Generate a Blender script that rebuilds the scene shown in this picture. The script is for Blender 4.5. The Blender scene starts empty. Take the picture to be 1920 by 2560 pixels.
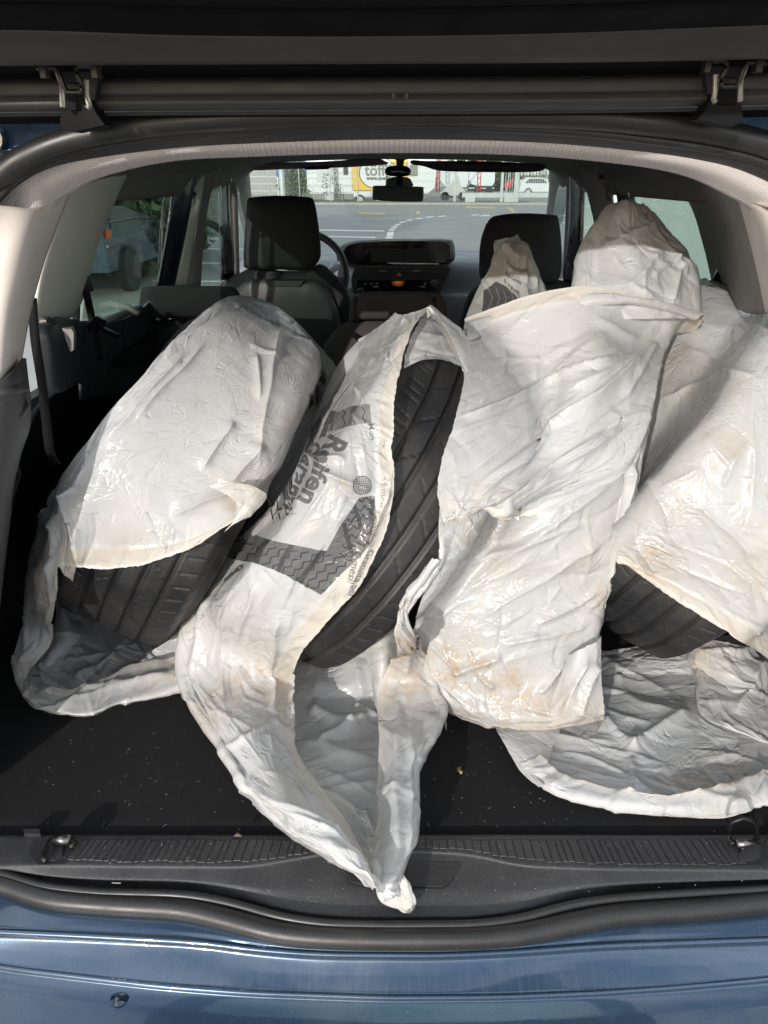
import bpy, math, random
import numpy as np
from mathutils import Vector, Matrix
random.seed(5); rng = np.random.RandomState(5)
sc = bpy.context.scene; COL = sc.collection
# ------------------------------------------------------------------ camera
F = 1776.0; CX = 1003.0; CY = 1280.0; CAMZ = 1.55
PITCH = math.atan(840 / F); CP = math.cos(PITCH); SP = math.sin(PITCH)
cam = bpy.data.cameras.new('camera'); camo = bpy.data.objects.new('camera', cam); COL.objects.link(camo)
cam.sensor_fit = 'VERTICAL'; cam.sensor_height = 24; cam.lens = 24 * F / 2560; cam.shift_x = -43 / 2560
cam.clip_start = 0.02; cam.clip_end = 3000
camo.location = (0, 0, CAMZ); camo.rotation_euler = (math.pi / 2 - PITCH, 0, 0)
sc.camera = camo
# ------------------------------------------------------------------ world, sun, exposure
SUN_EL = math.radians(18); SUN_AZ = math.radians(203)      # clockwise from +Y, seen from above: behind and left
w = bpy.data.worlds.new('World'); sc.world = w; w.use_nodes = True
nt = w.node_tree; nt.nodes.clear()
sky = nt.nodes.new('ShaderNodeTexSky'); sky.sky_type = 'NISHITA'; sky.sun_disc = False
sky.sun_elevation = SUN_EL; sky.sun_rotation = SUN_AZ; sky.air_density = 1.0; sky.dust_density = 2.0
bg = nt.nodes.new('ShaderNodeBackground'); bg.inputs[1].default_value = 0.15
wo = nt.nodes.new('ShaderNodeOutputWorld')
# broken bright cloud over the whole sky
wtc = nt.nodes.new('ShaderNodeTexCoord'); wmp = nt.nodes.new('ShaderNodeMapping'); wmp.inputs['Scale'].default_value = (1, 1, 2.2); wmp.inputs['Location'].default_value = (3.1, 1.7, .4)
nt.links.new(wtc.outputs['Generated'], wmp.inputs[0]); wn = nt.nodes.new('ShaderNodeTexNoise'); wn.inputs['Scale'].default_value = 2.3; wn.inputs['Detail'].default_value = 7; wn.inputs['Roughness'].default_value = .55
nt.links.new(wmp.outputs[0], wn.inputs['Vector']); wr = nt.nodes.new('ShaderNodeMapRange'); nt.links.new(wn.outputs[0], wr.inputs[0])
for i_, v_ in enumerate((.38, .58, 0, .94)): wr.inputs[i_ + 1].default_value = v_
wmx = nt.nodes.new('ShaderNodeMix'); wmx.data_type = 'RGBA'; nt.links.new(wr.outputs[0], wmx.inputs[0]); nt.links.new(sky.outputs[0], wmx.inputs[6]); wmx.inputs[7].default_value = (7.6, 7.8, 8.2, 1)
nt.links.new(wmx.outputs[2], bg.inputs[0]); nt.links.new(bg.outputs[0], wo.inputs[0])
sd = Vector((math.sin(SUN_AZ) * math.cos(SUN_EL), math.cos(SUN_AZ) * math.cos(SUN_EL), math.sin(SUN_EL)))
sl = bpy.data.lights.new('sun', 'SUN'); sl.energy = 2.0; sl.angle = math.radians(0.5); sl.color = (1, .975, .94)
so = bpy.data.objects.new('sun', sl); COL.objects.link(so); so.rotation_euler = sd.to_track_quat('Z', 'Y').to_euler()
sc.view_settings.view_transform = 'Standard'; sc.view_settings.look = 'None'
sc.view_settings.exposure = 0.8; sc.view_settings.gamma = 1; sc.view_settings.use_curve_mapping = False
sc.render.engine = 'CYCLES'
sc.cycles.use_denoising = True; sc.cycles.max_bounces = 10; sc.cycles.transparent_max_bounces = 24
sc.cycles.caustics_reflective = False; sc.cycles.caustics_refractive = False; sc.cycles.sample_clamp_indirect = 6
# ------------------------------------------------------------------ projection helpers (photo pixel -> point of the place)
FLOOR = 0.62
def ray(px, py):
    u = (px - CX) / F; v = (py - CY) / F
    return np.array((u, CP - SP * v, -SP - CP * v))
def PY(px, py, Y):
    d = ray(px, py); return np.array((0, 0, CAMZ)) + d * (Y / d[1])
def PZ(px, py, z):
    d = ray(px, py); return np.array((0, 0, CAMZ)) + d * ((z - CAMZ) / d[2])
def G(px, py, z=0.0): return PZ(px, py, z)
# ------------------------------------------------------------------ node materials
def new_mat(name):
    m = bpy.data.materials.new(name); m.use_nodes = True; m.node_tree.nodes.clear(); return m, m.node_tree
def N(nt, t, **kw):
    n = nt.nodes.new(t)
    for k, v in kw.items():
        if k.startswith('i_'): n.inputs[k[2:].replace('_', ' ')].default_value = v
        elif k.startswith('n'): n.inputs[int(k[1:])].default_value = v
        else: setattr(n, k, v)
    return n
def math_node(nt, op, a, b=None, clamp=False):
    n = nt.nodes.new('ShaderNodeMath'); n.operation = op; n.use_clamp = clamp
    for i, x in enumerate((a, b)):
        if x is None: continue
        if isinstance(x, (int, float)): n.inputs[i].default_value = x
        else: nt.links.new(x, n.inputs[i])
    return n.outputs[0]
def mixc(nt, f, a, b):
    n = nt.nodes.new('ShaderNodeMix'); n.data_type = 'RGBA'
    for s, x in ((n.inputs[0], f), (n.inputs[6], a), (n.inputs[7], b)):
        if isinstance(x, (int, float)): s.default_value = x
        elif isinstance(x, tuple): s.default_value = (*x[:3], 1)
        else: nt.links.new(x, s)
    return n.outputs[2]
def noise(nt, scale, detail=3, rough=.5, vec=None, dist=0):
    n = nt.nodes.new('ShaderNodeTexNoise'); n.inputs['Scale'].default_value = scale; n.inputs['Detail'].default_value = detail
    n.inputs['Roughness'].default_value = rough; n.inputs['Distortion'].default_value = dist
    if vec is None:
        vec = objco(nt)
    nt.links.new(vec, n.inputs['Vector']); return n.outputs[0]
def objco(nt):
    for n in nt.nodes:
        if n.bl_idname == 'ShaderNodeTexCoord': return n.outputs['Object']
    return nt.nodes.new('ShaderNodeTexCoord').outputs['Object']
def rng_map(nt, x, a, b, c=0, d=1):
    n = nt.nodes.new('ShaderNodeMapRange'); nt.links.new(x, n.inputs[0])
    for i, v in enumerate((a, b, c, d)): n.inputs[i + 1].default_value = v
    return n.outputs[0]
def bump(nt, h, strength, dist, nrm=None):
    n = nt.nodes.new('ShaderNodeBump'); n.inputs['Strength'].default_value = strength; n.inputs['Distance'].default_value = dist
    nt.links.new(h, n.inputs['Height'])
    if nrm is not None: nt.links.new(nrm, n.inputs['Normal'])
    return n.outputs[0]
def plain(name, col, rough=.5, metal=0, var=.12, vscale=8, bscale=None, bstr=.2, bdist=.001, dust=0, spec=.5, coat=0):
    m, t = new_mat(name)
    p = N(t, 'ShaderNodeBsdfPrincipled'); o = N(t, 'ShaderNodeOutputMaterial'); t.links.new(p.outputs[0], o.inputs[0])
    f = rng_map(t, noise(t, vscale, 5, .6), .3, .7)
    c = mixc(t, f, tuple(x * (1 - var) for x in col), tuple(min(1, x * (1 + var)) for x in col))
    if dust:
        dn = rng_map(t, noise(t, 900, 1), .70, .76)
        d2 = rng_map(t, noise(t, 3, 6, .7), .45, .75)
        c = mixc(t, math_node(t, 'MULTIPLY', dn, dust), c, (.45, .43, .4))
        c = mixc(t, math_node(t, 'MULTIPLY', d2, dust * .12), c, (.35, .33, .3))
    t.links.new(c, p.inputs['Base Color'])
    r = rng_map(t, noise(t, vscale * 3, 4), .3, .7, max(.02, rough - .08), min(1, rough + .08)); t.links.new(r, p.inputs['Roughness'])
    p.inputs['Metallic'].default_value = metal; p.inputs['Specular IOR Level'].default_value = spec
    if coat: p.inputs['Coat Weight'].default_value = coat; p.inputs['Coat Roughness'].default_value = .04
    if bscale: t.links.new(bump(t, noise(t, bscale, 3), bstr, bdist), p.inputs['Normal'])
    return m
M = {}
M['grey_rubber'] = plain('grey_rubber', (.013, .013, .0135), .42, bscale=400, bstr=.1, dust=.25)
M['black_plastic'] = plain('black_plastic', (.020, .020, .023), .5, bscale=700, bstr=.5, bdist=.0006, dust=.15)
M['sill_plastic'] = plain('sill_plastic', (.020, .020, .023), .48, bscale=800, bstr=.9, bdist=.0008, dust=.7, spec=.6)
M['matte_black'] = plain('matte_black', (.006, .006, .007), .7, spec=.15)
M['cabin_plastic'] = plain('cabin_plastic', (.035, .037, .042), .5, bscale=700, bstr=.3)
M['insert_plastic'] = plain('insert_plastic', (.022, .022, .024), .55, bscale=420, bstr=1, bdist=.0014, dust=.3)
M['lid_dark'] = plain('lid_dark', (.004, .004, .005), .8, bscale=500, bstr=.2, spec=.1)
M['lid_grey'] = plain('lid_grey', (.030, .028, .027), .6, bscale=500, bstr=.2, dust=.1)
M['black_fabric'] = plain('black_fabric', (.026, .026, .029), .9, bscale=600, bstr=.5, spec=.2)
M['brown_fabric'] = plain('brown_fabric', (.048, .042, .040), .9, bscale=500, bstr=.5, spec=.2)
M['dark_cavity'] = plain('dark_cavity', (.01, .01, .013), .7)
M['pillar_trim'] = plain('pillar_trim', (.52, .47, .43), .55, var=.04, bscale=500, bstr=.3, bdist=.0006)
M['pale_lit_trim'] = plain('pale_lit_trim', (.66, .66, .57), .55, var=.04, bscale=400, bstr=.2)  # base colour raised to carry window light on the left pillars
M['grey_trim'] = plain('grey_trim', (.22, .21, .20), .6, var=.05, bscale=400, bstr=.2)
M['ceiling'] = plain('ceiling', (.22, .215, .20), .9, var=.04, bscale=600, bstr=.3)
M['dash_grey'] = plain('dash_grey', (.11, .12, .14), .5, bscale=500, bstr=.3)
M['door_blue'] = plain('door_blue', (.008, .010, .026), .3, var=.1, coat=.5)
M['chrome'] = plain('chrome', (.20, .19, .18), .35, metal=1, bscale=300, bstr=.1)
M['steel_dark'] = plain('steel_dark', (.05, .048, .045), .5, metal=1, bscale=200, bstr=.3)
M['steel_edge'] = plain('steel_edge', (.26, .24, .21), .45, metal=.6, bscale=300, bstr=.6)
M['asphalt'] = plain('asphalt', (.25, .25, .24), .85, var=.14, vscale=.6, bscale=60, bstr=.4, bdist=.004)
M['gravel'] = plain('gravel', (.26, .25, .235), .9, var=.2, vscale=1)
M['kerb'] = plain('kerb', (.38, .37, .34), .85)
M['white_paint'] = plain('white_paint', (.72, .72, .70), .6)
M['yellow_paint'] = plain('yellow_paint', (.55, .38, .10), .6)
M['grass'] = plain('grass', (.10, .125, .05), .9, var=.5, vscale=3)
M['leaf'] = plain('leaf', (.10, .14, .045), .6, var=.45, vscale=4)
M['leaf_dark'] = plain('leaf_dark', (.06, .10, .035), .6, var=.5, vscale=5)
M['dry_leaf'] = plain('dry_leaf', (.20, .17, .06), .7, var=.3, vscale=200)
M['bark'] = plain('bark', (.12, .09, .06), .9)
M['caravan_white'] = plain('caravan_white', (.70, .74, .76), .35, var=.04)
M['yellow_tarp'] = plain('yellow_tarp', (.75, .50, .08), .5, var=.05)
M['blue_tarp'] = plain('blue_tarp', (.03, .12, .45), .5)
M['glass_dark'] = plain('glass_dark', (.10, .11, .11), .1)
M['window_grey'] = plain('window_grey', (.25, .26, .24), .2)
M['galv'] = plain('galv', (.50, .54, .54), .45, metal=.3)
M['red'] = plain('red', (.55, .03, .04), .5)
M['orange'] = plain('orange', (.8, .12, .02), .3)
M['concrete'] = plain('concrete', (.45, .46, .42), .85, var=.1, vscale=2)
M['mint_wall'] = plain('mint_wall', (.72, .76, .73), .85, var=.05, vscale=1.5, bscale=40, bstr=.3, bdist=.004)
M['slat'] = plain('slat', (.33, .33, .32), .6)
M['silver'] = plain('silver', (.55, .56, .57), .3, metal=.4)
M['amber_light'] = plain('amber_light', (.8, .2, .03), .3)
M['black_gloss'] = plain('black_gloss', (.008, .008, .01), .12)
# car paint: metallic blue, dusty and water marked
def paint():
    m, t = new_mat('blue_paint')
    p = N(t, 'ShaderNodeBsdfPrincipled'); o = N(t, 'ShaderNodeOutputMaterial'); t.links.new(p.outputs[0], o.inputs[0])
    fl = rng_map(t, noise(t, 2500, 1), .4, .7)
    c = mixc(t, fl, (.026, .054, .100), (.048, .088, .142))
    g = noise(t, 5, 8, .75); c = mixc(t, math_node(t, 'MULTIPLY', rng_map(t, g, .5, .8), .18), c, (.28, .27, .26))
    sp = rng_map(t, noise(t, 260, 2), .72, .78); gg = rng_map(t, noise(t, 14, 4), .5, .62)
    c = mixc(t, math_node(t, 'MULTIPLY', math_node(t, 'MULTIPLY', sp, gg), .5), c, (.5, .48, .45))
    # dried drip marks: short fine vertical strokes in bands
    mp = N(t, 'ShaderNodeMapping'); t.links.new(objco(t), mp.inputs[0]); mp.inputs['Scale'].default_value = (260, 16, 16)
    st = rng_map(t, noise(t, 1, 3, .7, mp.outputs[0]), .52, .75)
    at = t.nodes.new('ShaderNodeAttribute'); at.attribute_name = 'drip'
    c = mixc(t, math_node(t, 'MULTIPLY', math_node(t, 'MULTIPLY', st, at.outputs['Fac']), .08), c, (.5, .5, .5))
    t.links.new(c, p.inputs['Base Color'])
    p.inputs['Metallic'].default_value = .55
    t.links.new(rng_map(t, g, .4, .8, .22, .42), p.inputs['Roughness'])
    p.inputs['Coat Weight'].default_value = .9
    t.links.new(rng_map(t, g, .4, .8, .015, .12), p.inputs['Coat Roughness'])
    t.links.new(bump(t, noise(t, 18, 2), .05, .004), p.inputs['Coat Normal'])
    return m
M['paint'] = paint()
def carpet():
    m, t = new_mat('carpet')
    p = N(t, 'ShaderNodeBsdfPrincipled'); o = N(t, 'ShaderNodeOutputMaterial'); t.links.new(p.outputs[0], o.inputs[0])
    f = rng_map(t, noise(t, 700, 3, .8), .3, .75)
    c = mixc(t, f, (.002, .002, .003), (.013, .013, .015))
    c = mixc(t, math_node(t, 'MULTIPLY', rng_map(t, noise(t, 6, 6, .7), .45, .75), .25), c, (.02, .019, .018))
    sp = rng_map(t, noise(t, 420, 0), .87, .885)
    c = mixc(t, sp, c, (.45, .43, .40))
    t.links.new(c, p.inputs['Base Color']); p.inputs['Roughness'].default_value = .95; p.inputs['Specular IOR Level'].default_value = .15
    p.inputs['Sheen Weight'].default_value = .05; p.inputs['Sheen Roughness'].default_value = .5
    t.links.new(bump(t, noise(t, 500, 4, .85), 1, .006), p.inputs['Normal'])
    return m
M['carpet'] = carpet()
def headliner_weave():
    m, t = new_mat('woven_headliner')
    p = N(t, 'ShaderNodeBsdfPrincipled'); o = N(t, 'ShaderNodeOutputMaterial'); t.links.new(p.outputs[0], o.inputs[0])
    uv = t.nodes.new('ShaderNodeUVMap')
    a = N(t, 'ShaderNodeTexWave', wave_type='BANDS', bands_direction='X'); a.inputs['Scale'].default_value = 90; a.inputs['Distortion'].default_value = .6
    b = N(t, 'ShaderNodeTexWave', wave_type='BANDS', bands_direction='Y'); b.inputs['Scale'].default_value = 90; b.inputs['Distortion'].default_value = .6
    t.links.new(uv.outputs[0], a.inputs[0]); t.links.new(uv.outputs[0], b.inputs[0])
    h = math_node(t, 'MULTIPLY', a.outputs['Fac'], b.outputs['Fac'])
    c = mixc(t, h, (.46, .42, .41), (.68, .63, .61)); t.links.new(c, p.inputs['Base Color'])
    p.inputs['Roughness'].default_value = .9; p.inputs['Specular IOR Level'].default_value = .2
    t.links.new(bump(t, h, .6, .001), p.inputs['Normal'])
    return m
M['weave'] = headliner_weave()
def glass(name, tint, gl=.08):
    m, t = new_mat(name)
    tr = N(t, 'ShaderNodeBsdfTransparent'); tr.inputs[0].default_value = (*tint, 1)
    g = N(t, 'ShaderNodeBsdfGlossy'); g.inputs['Roughness'].default_value = .02
    fr = N(t, 'ShaderNodeFresnel'); fr.inputs[0].default_value = 1.45
    mx = N(t, 'ShaderNodeMixShader'); o = N(t, 'ShaderNodeOutputMaterial')
    t.links.new(math_node(t, 'MULTIPLY', fr.outputs[0], gl * 10, True), mx.inputs[0])
    t.links.new(tr.outputs[0], mx.inputs[1]); t.links.new(g.outputs[0], mx.inputs[2]); t.links.new(mx.outputs[0], o.inputs[0])
    return m
M['windscreen'] = glass('windscreen_glass', (.84, .93, .88), .04)
M['side_glass'] = glass('side_glass', (.80, .90, .85), .05)
M['tint_glass'] = glass('tinted_glass', (.74, .86, .79), .05)
# crinkle height field of the plastic film: thousands of short sharp creases in loose clusters
def crinkle_image():
    n = 1536; H = np.zeros((n, n), np.float32); mm = n / 600.0; rs = np.random.RandomState(21)     # 0.6 m tile
    for cl in range(420):
        cx, cy = rs.rand(2) * n; a0 = rs.rand() * math.pi; sp = rs.uniform(10, 45) * mm; dens = rs.randint(6, 24); fan = rs.rand() < .35
        for k in range(dens):
            if fan: an = a0 + rs.randn() * .7; off = rs.uniform(0, sp * .6); x, y = cx + math.cos(an) * off, cy + math.sin(an) * off
            else: an = a0 + rs.randn() * .28; x, y = cx + rs.randn() * sp * .6, cy + rs.randn() * sp * .6
            L = rs.gamma(2.2, 4.2) * mm + 3 * mm; w = rs.uniform(.55, 2.0) * mm; am = rs.uniform(.18, 1) * (.5 + .5 * min(1, L / (20 * mm))) * rs.choice((1, 1, 1, -1)) * (w / mm) ** .6
            r = int(L + w * 4); xs_ = np.arange(int(x) - r, int(x) + r + 1); ys_ = np.arange(int(y) - r, int(y) + r + 1)
            X = (xs_ - x)[None, :]; Y = (ys_ - y)[:, None]; t = X * math.cos(an) + Y * math.sin(an); d = -X * math.sin(an) + Y * math.cos(an) + t * t * rs.uniform(-.006, .006)
            e = np.clip(1 - (t / L) ** 2, 0, 1); v = am * e * np.where(d > 0, np.exp(-d / w), np.exp(d / (w * rs.uniform(.3, 1))))
            H[np.ix_(ys_ % n, xs_ % n)] += v.astype(np.float32)
    H -= H.min(); H /= H.max(); im = bpy.data.images.new('film_crinkle', n, n, float_buffer=True, is_data=True)
    px = np.ones((n, n, 4), np.float32); px[..., :3] = H[..., None]; im.pixels.foreach_set(px.ravel()); im.update(); im.pack(); return im
CRINKLE = crinkle_image()
# plastic film of the bags
def film(name, img=None, warm=0.0, dark=1.0, crk=1.0):
    m, t = new_mat(name)
    p = N(t, 'ShaderNodeBsdfPrincipled'); o = N(t, 'ShaderNodeOutputMaterial')
    co = objco(t)
    big = rng_map(t, noise(t, 5, 4, .6), .35, .7)
    c = mixc(t, big, (.63 * dark, .64 * dark, .645 * dark), (.69 * dark, .69 * dark, .685 * dark))
    hem = t.nodes.new('ShaderNodeAttribute'); hem.attribute_name = 'hem'
    c = mixc(t, hem.outputs['Fac'], c, (.73 * dark, .69 * dark, .63 * dark))
    dt = t.nodes.new('ShaderNodeAttribute'); dt.attribute_name = 'dirt'
    n1 = rng_map(t, noise(t, 28, 8, .75), .40, .72); n2 = rng_map(t, noise(t, 9, 6, .7), .50, .75)
    soft = math_node(t, 'MULTIPLY', n1, dt.outputs['Fac'], True)
    c = mixc(t, math_node(t, 'MULTIPLY', soft, 1.0), c, (.50, .345, .19))
    c = mixc(t, math_node(t, 'MULTIPLY', n2, .05 + warm), c, (.60, .49, .38))
    sp = rng_map(t, noise(t, 300, 3, .7), .64, .70); gate = rng_map(t, noise(t, 12, 5, .7), .52, .66)
    gate = math_node(t, 'ADD', gate, dt.outputs['Fac'], True)
    c = mixc(t, math_node(t, 'MULTIPLY', math_node(t, 'MULTIPLY', sp, gate), .55), c, (.17, .12, .08))
    if img is not None:
        uv = t.nodes.new('ShaderNodeUVMap'); uv.uv_map = 'print'
        im = t.nodes.new('ShaderNodeTexImage'); im.image = img; im.extension = 'CLIP'; im.interpolation = 'Cubic'
        t.links.new(uv.outputs[0], im.inputs[0])
        c = mixc(t, im.outputs['Color'], c, (.050, .052, .056))
    t.links.new(c, p.inputs['Base Color'])
    t.links.new(rng_map(t, noise(t, 30, 3), .3, .7, .13, .30), p.inputs['Roughness'])
    p.inputs['Specular IOR Level'].default_value = .6
    u2 = t.nodes.new('ShaderNodeUVMap'); u2.uv_map = 'film'
    ci = t.nodes.new('ShaderNodeTexImage'); ci.image = CRINKLE; ci.interpolation = 'Cubic'; t.links.new(u2.outputs[0], ci.inputs[0])
    mp2 = N(t, 'ShaderNodeMapping'); t.links.new(u2.outputs[0], mp2.inputs[0]); mp2.inputs['Rotation'].default_value = (0, 0, 1.1); mp2.inputs['Scale'].default_value = (.47, .47, .47); mp2.inputs['Location'].default_value = (.37, .61, 0)
    cj = t.nodes.new('ShaderNodeTexImage'); cj.image = CRINKLE; cj.interpolation = 'Cubic'; t.links.new(mp2.outputs[0], cj.inputs[0])
    gt = rng_map(t, noise(t, 6, 3, .6), .38, .60, .30, 1.1); gt2 = rng_map(t, noise(t, 9, 2, .6), .40, .60, 1.1, .25)
    nn = bump(t, math_node(t, 'MULTIPLY', cj.outputs['Color'], gt), 1, .0090 * crk)
    nn = bump(t, math_node(t, 'MULTIPLY', ci.outputs['Color'], gt2), 1, .0062 * crk, nn)
    nn = bump(t, noise(t, 45, 3, .5), .5, .0012, nn)
    t.links.new(nn, p.inputs['Normal'])
    tl = N(t, 'ShaderNodeBsdfTranslucent'); t.links.new(c, tl.inputs[0]); t.links.new(nn, tl.inputs['Normal'])
    mx = N(t, 'ShaderNodeMixShader'); mx.inputs[0].default_value = .32
    t.links.new(p.outputs[0], mx.inputs[1]); t.links.new(tl.outputs[0], mx.inputs[2])
    tp = N(t, 'ShaderNodeBsdfTransparent'); m2 = N(t, 'ShaderNodeMixShader'); m2.inputs[0].default_value = .07
    t.links.new(mx.outputs[0], m2.inputs[1]); t.links.new(tp.outputs[0], m2.inputs[2]); t.links.new(m2.outputs[0], o.inputs[0])
    return m
# ------------------------------------------------------------------ objects
def link(name, me, mat=None, parent=None):
    o = bpy.data.objects.new(name, me); COL.objects.link(o)
    if mat is not None: me.materials.append(mat)
    if parent is not None: o.parent = parent
    return o
def tag(o, label=None, cat=None, group=None, kind=None):
    if label: o['label'] = label
    if cat: o['category'] = cat
    if group: o['group'] = group
    if kind: o['kind'] = kind
    return o
def thing(name, label, cat, loc=(0, 0, 0), group=None):
    o = bpy.data.objects.new(name, None); COL.objects.link(o); o.location = loc; o.empty_display_size = .1
    return tag(o, label, cat, group)
def mesh(name, vs, fs, mat, parent=None, smooth=False):
    me = bpy.data.meshes.new(name)
    vs = [tuple(float(c) for c in v) for v in vs]
    if parent is not None and any(parent.location):
        L = parent.location
        vs = [(v[0] - L[0], v[1] - L[1], v[2] - L[2]) for v in vs]
    me.from_pydata(vs, [], fs); me.update()
    if smooth: me.polygons.foreach_set('use_smooth', [True] * len(me.polygons))
    return link(name, me, mat, parent)
class MB:
    def __init__(s): s.v = []; s.f = []
    def add(s, vs, fs):
        b = len(s.v); s.v += [tuple(v) for v in vs]; s.f += [tuple(i + b for i in f) for f in fs]
    def box(s, x0, x1, y0, y1, z0, z1, bev=0):
        if bev:
            b = bev; P = []
            for z, i in ((z0, b), (z0 + b, 0), (z1 - b, 0), (z1, b)):
                xa, xb, ya, yb = x0 + i, x1 - i, y0 + i, y1 - i; k = 0 if i else b
                xa2, xb2, ya2, yb2 = xa + b, xb - b, ya + b, yb - b
                P += [(xa2, ya, z), (xb2, ya, z), (xb, ya2, z), (xb, yb2, z), (xb2, yb, z), (xa2, yb, z), (xa, yb2, z), (xa, ya2, z)]
            fs = [tuple(reversed(range(8))), tuple(range(24, 32))]
            for r in range(3):
                for k in range(8):
                    a = r * 8 + k; c = r * 8 + (k + 1) % 8; fs.append((a, c, c + 8, a + 8))
            s.add(P, fs); return s
        s.add([(x0, y0, z0), (x1, y0, z0), (x1, y1, z0), (x0, y1, z0), (x0, y0, z1), (x1, y0, z1), (x1, y1, z1), (x0, y1, z1)],
              [(0, 3, 2, 1), (4, 5, 6, 7), (0, 1, 5, 4), (1, 2, 6, 5), (2, 3, 7, 6), (3, 0, 4, 7)]); return s
    def tube(s, pts, r, n=10, flat=1.0, cap=True):
        pts = [Vector([float(c) for c in p]) for p in pts]; rr = r if isinstance(r, (list, tuple)) else [r] * len(pts)
        rings = []; up = Vector((0.013, .21, 1)).normalized()
        for i, p in enumerate(pts):
            d = (pts[min(i + 1, len(pts) - 1)] - pts[max(i - 1, 0)]).normalized()
            a = d.cross(up)
            if a.length < .05: a = d.cross(Vector((1, 0, 0)))
            a.normalize(); b = a.cross(d).normalized()
            rings.append([p + a * math.cos(2 * math.pi * k / n) * rr[i] + b * math.sin(2 * math.pi * k / n) * rr[i] * flat for k in range(n)])
        vs = [v for R in rings for v in R]; fs = []
        for i in range(len(pts) - 1):
            for k in range(n):
                a = i * n + k; c = i * n + (k + 1) % n; fs.append((a, c, c + n, a + n))
        if cap: fs.append(tuple(reversed(range(n)))); fs.append(tuple(range((len(pts) - 1) * n, len(pts) * n)))
        s.add(vs, fs); return s
    def slab(s, pts, off):
        # polygon (list of 3D pts) extruded by vector off
        n = len(pts); off = np.array(off, float); q = [np.array(p) + off for p in pts]
        s.add(list(pts) + q, [tuple(range(n)), tuple(reversed(range(n, 2 * n)))] + [(i, i + n, (i + 1) % n + n, (i + 1) % n) for i in range(n)]); return s
    def build(s, name, mat, parent=None, smooth=False): return mesh(name, s.v, s.f, mat, parent, smooth)
# Catmull-Rom resampling
def crmat(n, m):
    W = np.zeros((m, n)); t = np.linspace(0, n - 1, m)
    for k, x in enumerate(t):
        i = min(int(x), n - 2); f = x - i
        w4 = (-.5 * f + f * f - .5 * f ** 3, 1 - 2.5 * f * f + 1.5 * f ** 3, .5 * f + 2 * f * f - 1.5 * f ** 3, -.5 * f * f + .5 * f ** 3)
        for j, ww in zip((i - 1, i, i + 1, i + 2), w4):
            if j < 0: W[k, 0] += 2 * ww; W[k, min(1, n - 1)] -= ww
            elif j > n - 1: W[k, n - 1] += 2 * ww; W[k, n - 2] -= ww
            else: W[k, j] += ww
    return W
def resample(A, nr, nc):
    A = np.asarray(A, float); R = crmat(A.shape[0], nr); Cc = crmat(A.shape[1], nc)
    return np.einsum('ir,rck,jc->ijk', R, A, Cc)
def grid_mesh(name, A, mat, parent=None, uv=None, attrs=None, smooth=True, solid=0, uvname='UVMap', scale_uv=True, uv2=None):
    nr, nc = A.shape[:2]; V = A[..., :3].reshape(-1, 3).copy()
    if parent is not None: V -= np.array(parent.location)
    idx = np.arange(nr * nc).reshape(nr, nc)
    Fq = np.stack([idx[:-1, :-1], idx[:-1, 1:], idx[1:, 1:], idx[1:, :-1]], -1).reshape(-1, 4)
    me = bpy.data.meshes.new(name); me.vertices.add(len(V)); me.vertices.foreach_set('co', V.astype(np.float32).ravel())
    me.loops.add(Fq.size); me.loops.foreach_set('vertex_index', Fq.ravel().astype(np.int32))
    me.polygons.add(len(Fq)); me.polygons.foreach_set('loop_start', np.arange(0, Fq.size, 4, dtype=np.int32))
    me.polygons.foreach_set('use_smooth', np.full(len(Fq), smooth)); me.update(calc_edges=True)
    if uv is None:
        du = np.linalg.norm(A[-1:, :, :3] - A[:1, :, :3], axis=-1).mean(); dv = np.linalg.norm(A[:, -1:, :3] - A[:, :1, :3], axis=-1).mean()
        uu, vv = np.meshgrid(np.linspace(0, dv, nc), np.linspace(0, du, nr)); uv = np.stack([uu, vv], -1)
    l = me.uv_layers.new(name=uvname); l.data.foreach_set('uv', uv.reshape(-1, 2)[Fq.ravel()].astype(np.float32).ravel())
    if uv2 is not None:
        l2 = me.uv_layers.new(name='film'); l2.data.foreach_set('uv', uv2.reshape(-1, 2)[Fq.ravel()].astype(np.float32).ravel())
    for k, a in (attrs or {}).items():
        at = me.attributes.new(k, 'FLOAT', 'POINT'); at.data.foreach_set('value', a.astype(np.float32).ravel())
    o = link(name, me, mat, parent)
    if solid:
        md = o.modifiers.new('solid', 'SOLIDIFY'); md.thickness = solid; md.offset = 0
    return o
def strip(name, rows, mat, parent, nr=24, nc=24, solid=.006, mode='Y'):
    A = np.array([[PY(*p) if mode == 'Y' else PZ(*p) for p in r] for r in rows])
    return grid_mesh(name, resample(A, nr, nc), mat, parent, solid=solid)
def interp(pts, x):
    xs, ys = zip(*pts); return np.interp(x, xs, ys)
def smooth_curve(pts, n):
    A = np.array(pts, float)[:, None, :]; return (crmat(len(pts), n) @ A[:, 0, :])
def text_tris(s, size=1.0, bold=.0, shear=0.0, spacing=1.0):
    cu = bpy.data.curves.new('t', 'FONT'); cu.body = s; cu.size = size; cu.offset = bold; cu.shear = shear; cu.space_character = spacing
    cu.resolution_u = 3
    o = bpy.data.objects.new('t', cu); COL.objects.link(o); bpy.context.view_layer.update()
    me = bpy.data.meshes.new_from_object(o); me.calc_loop_triangles()
    v = np.array([tuple(x.co)[:2] for x in me.vertices]); tr = np.array([tuple(x.vertices) for x in me.loop_triangles])
    bpy.data.objects.remove(o); bpy.data.curves.remove(cu); bpy.data.meshes.remove(me)
    return v, tr
def flat_text(name, s, size, origin, ax, ay, mat, parent, bold=0, thick=.0, centre=True):
    v, tr = text_tris(s, size, bold)
    if centre: v = v - (v.max(0) + v.min(0)) / 2
    P = [np.array(origin) + np.array(ax) * a[0] + np.array(ay) * a[1] for a in v]
    return mesh(name, P, [tuple(t) for t in tr], mat, parent)
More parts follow.
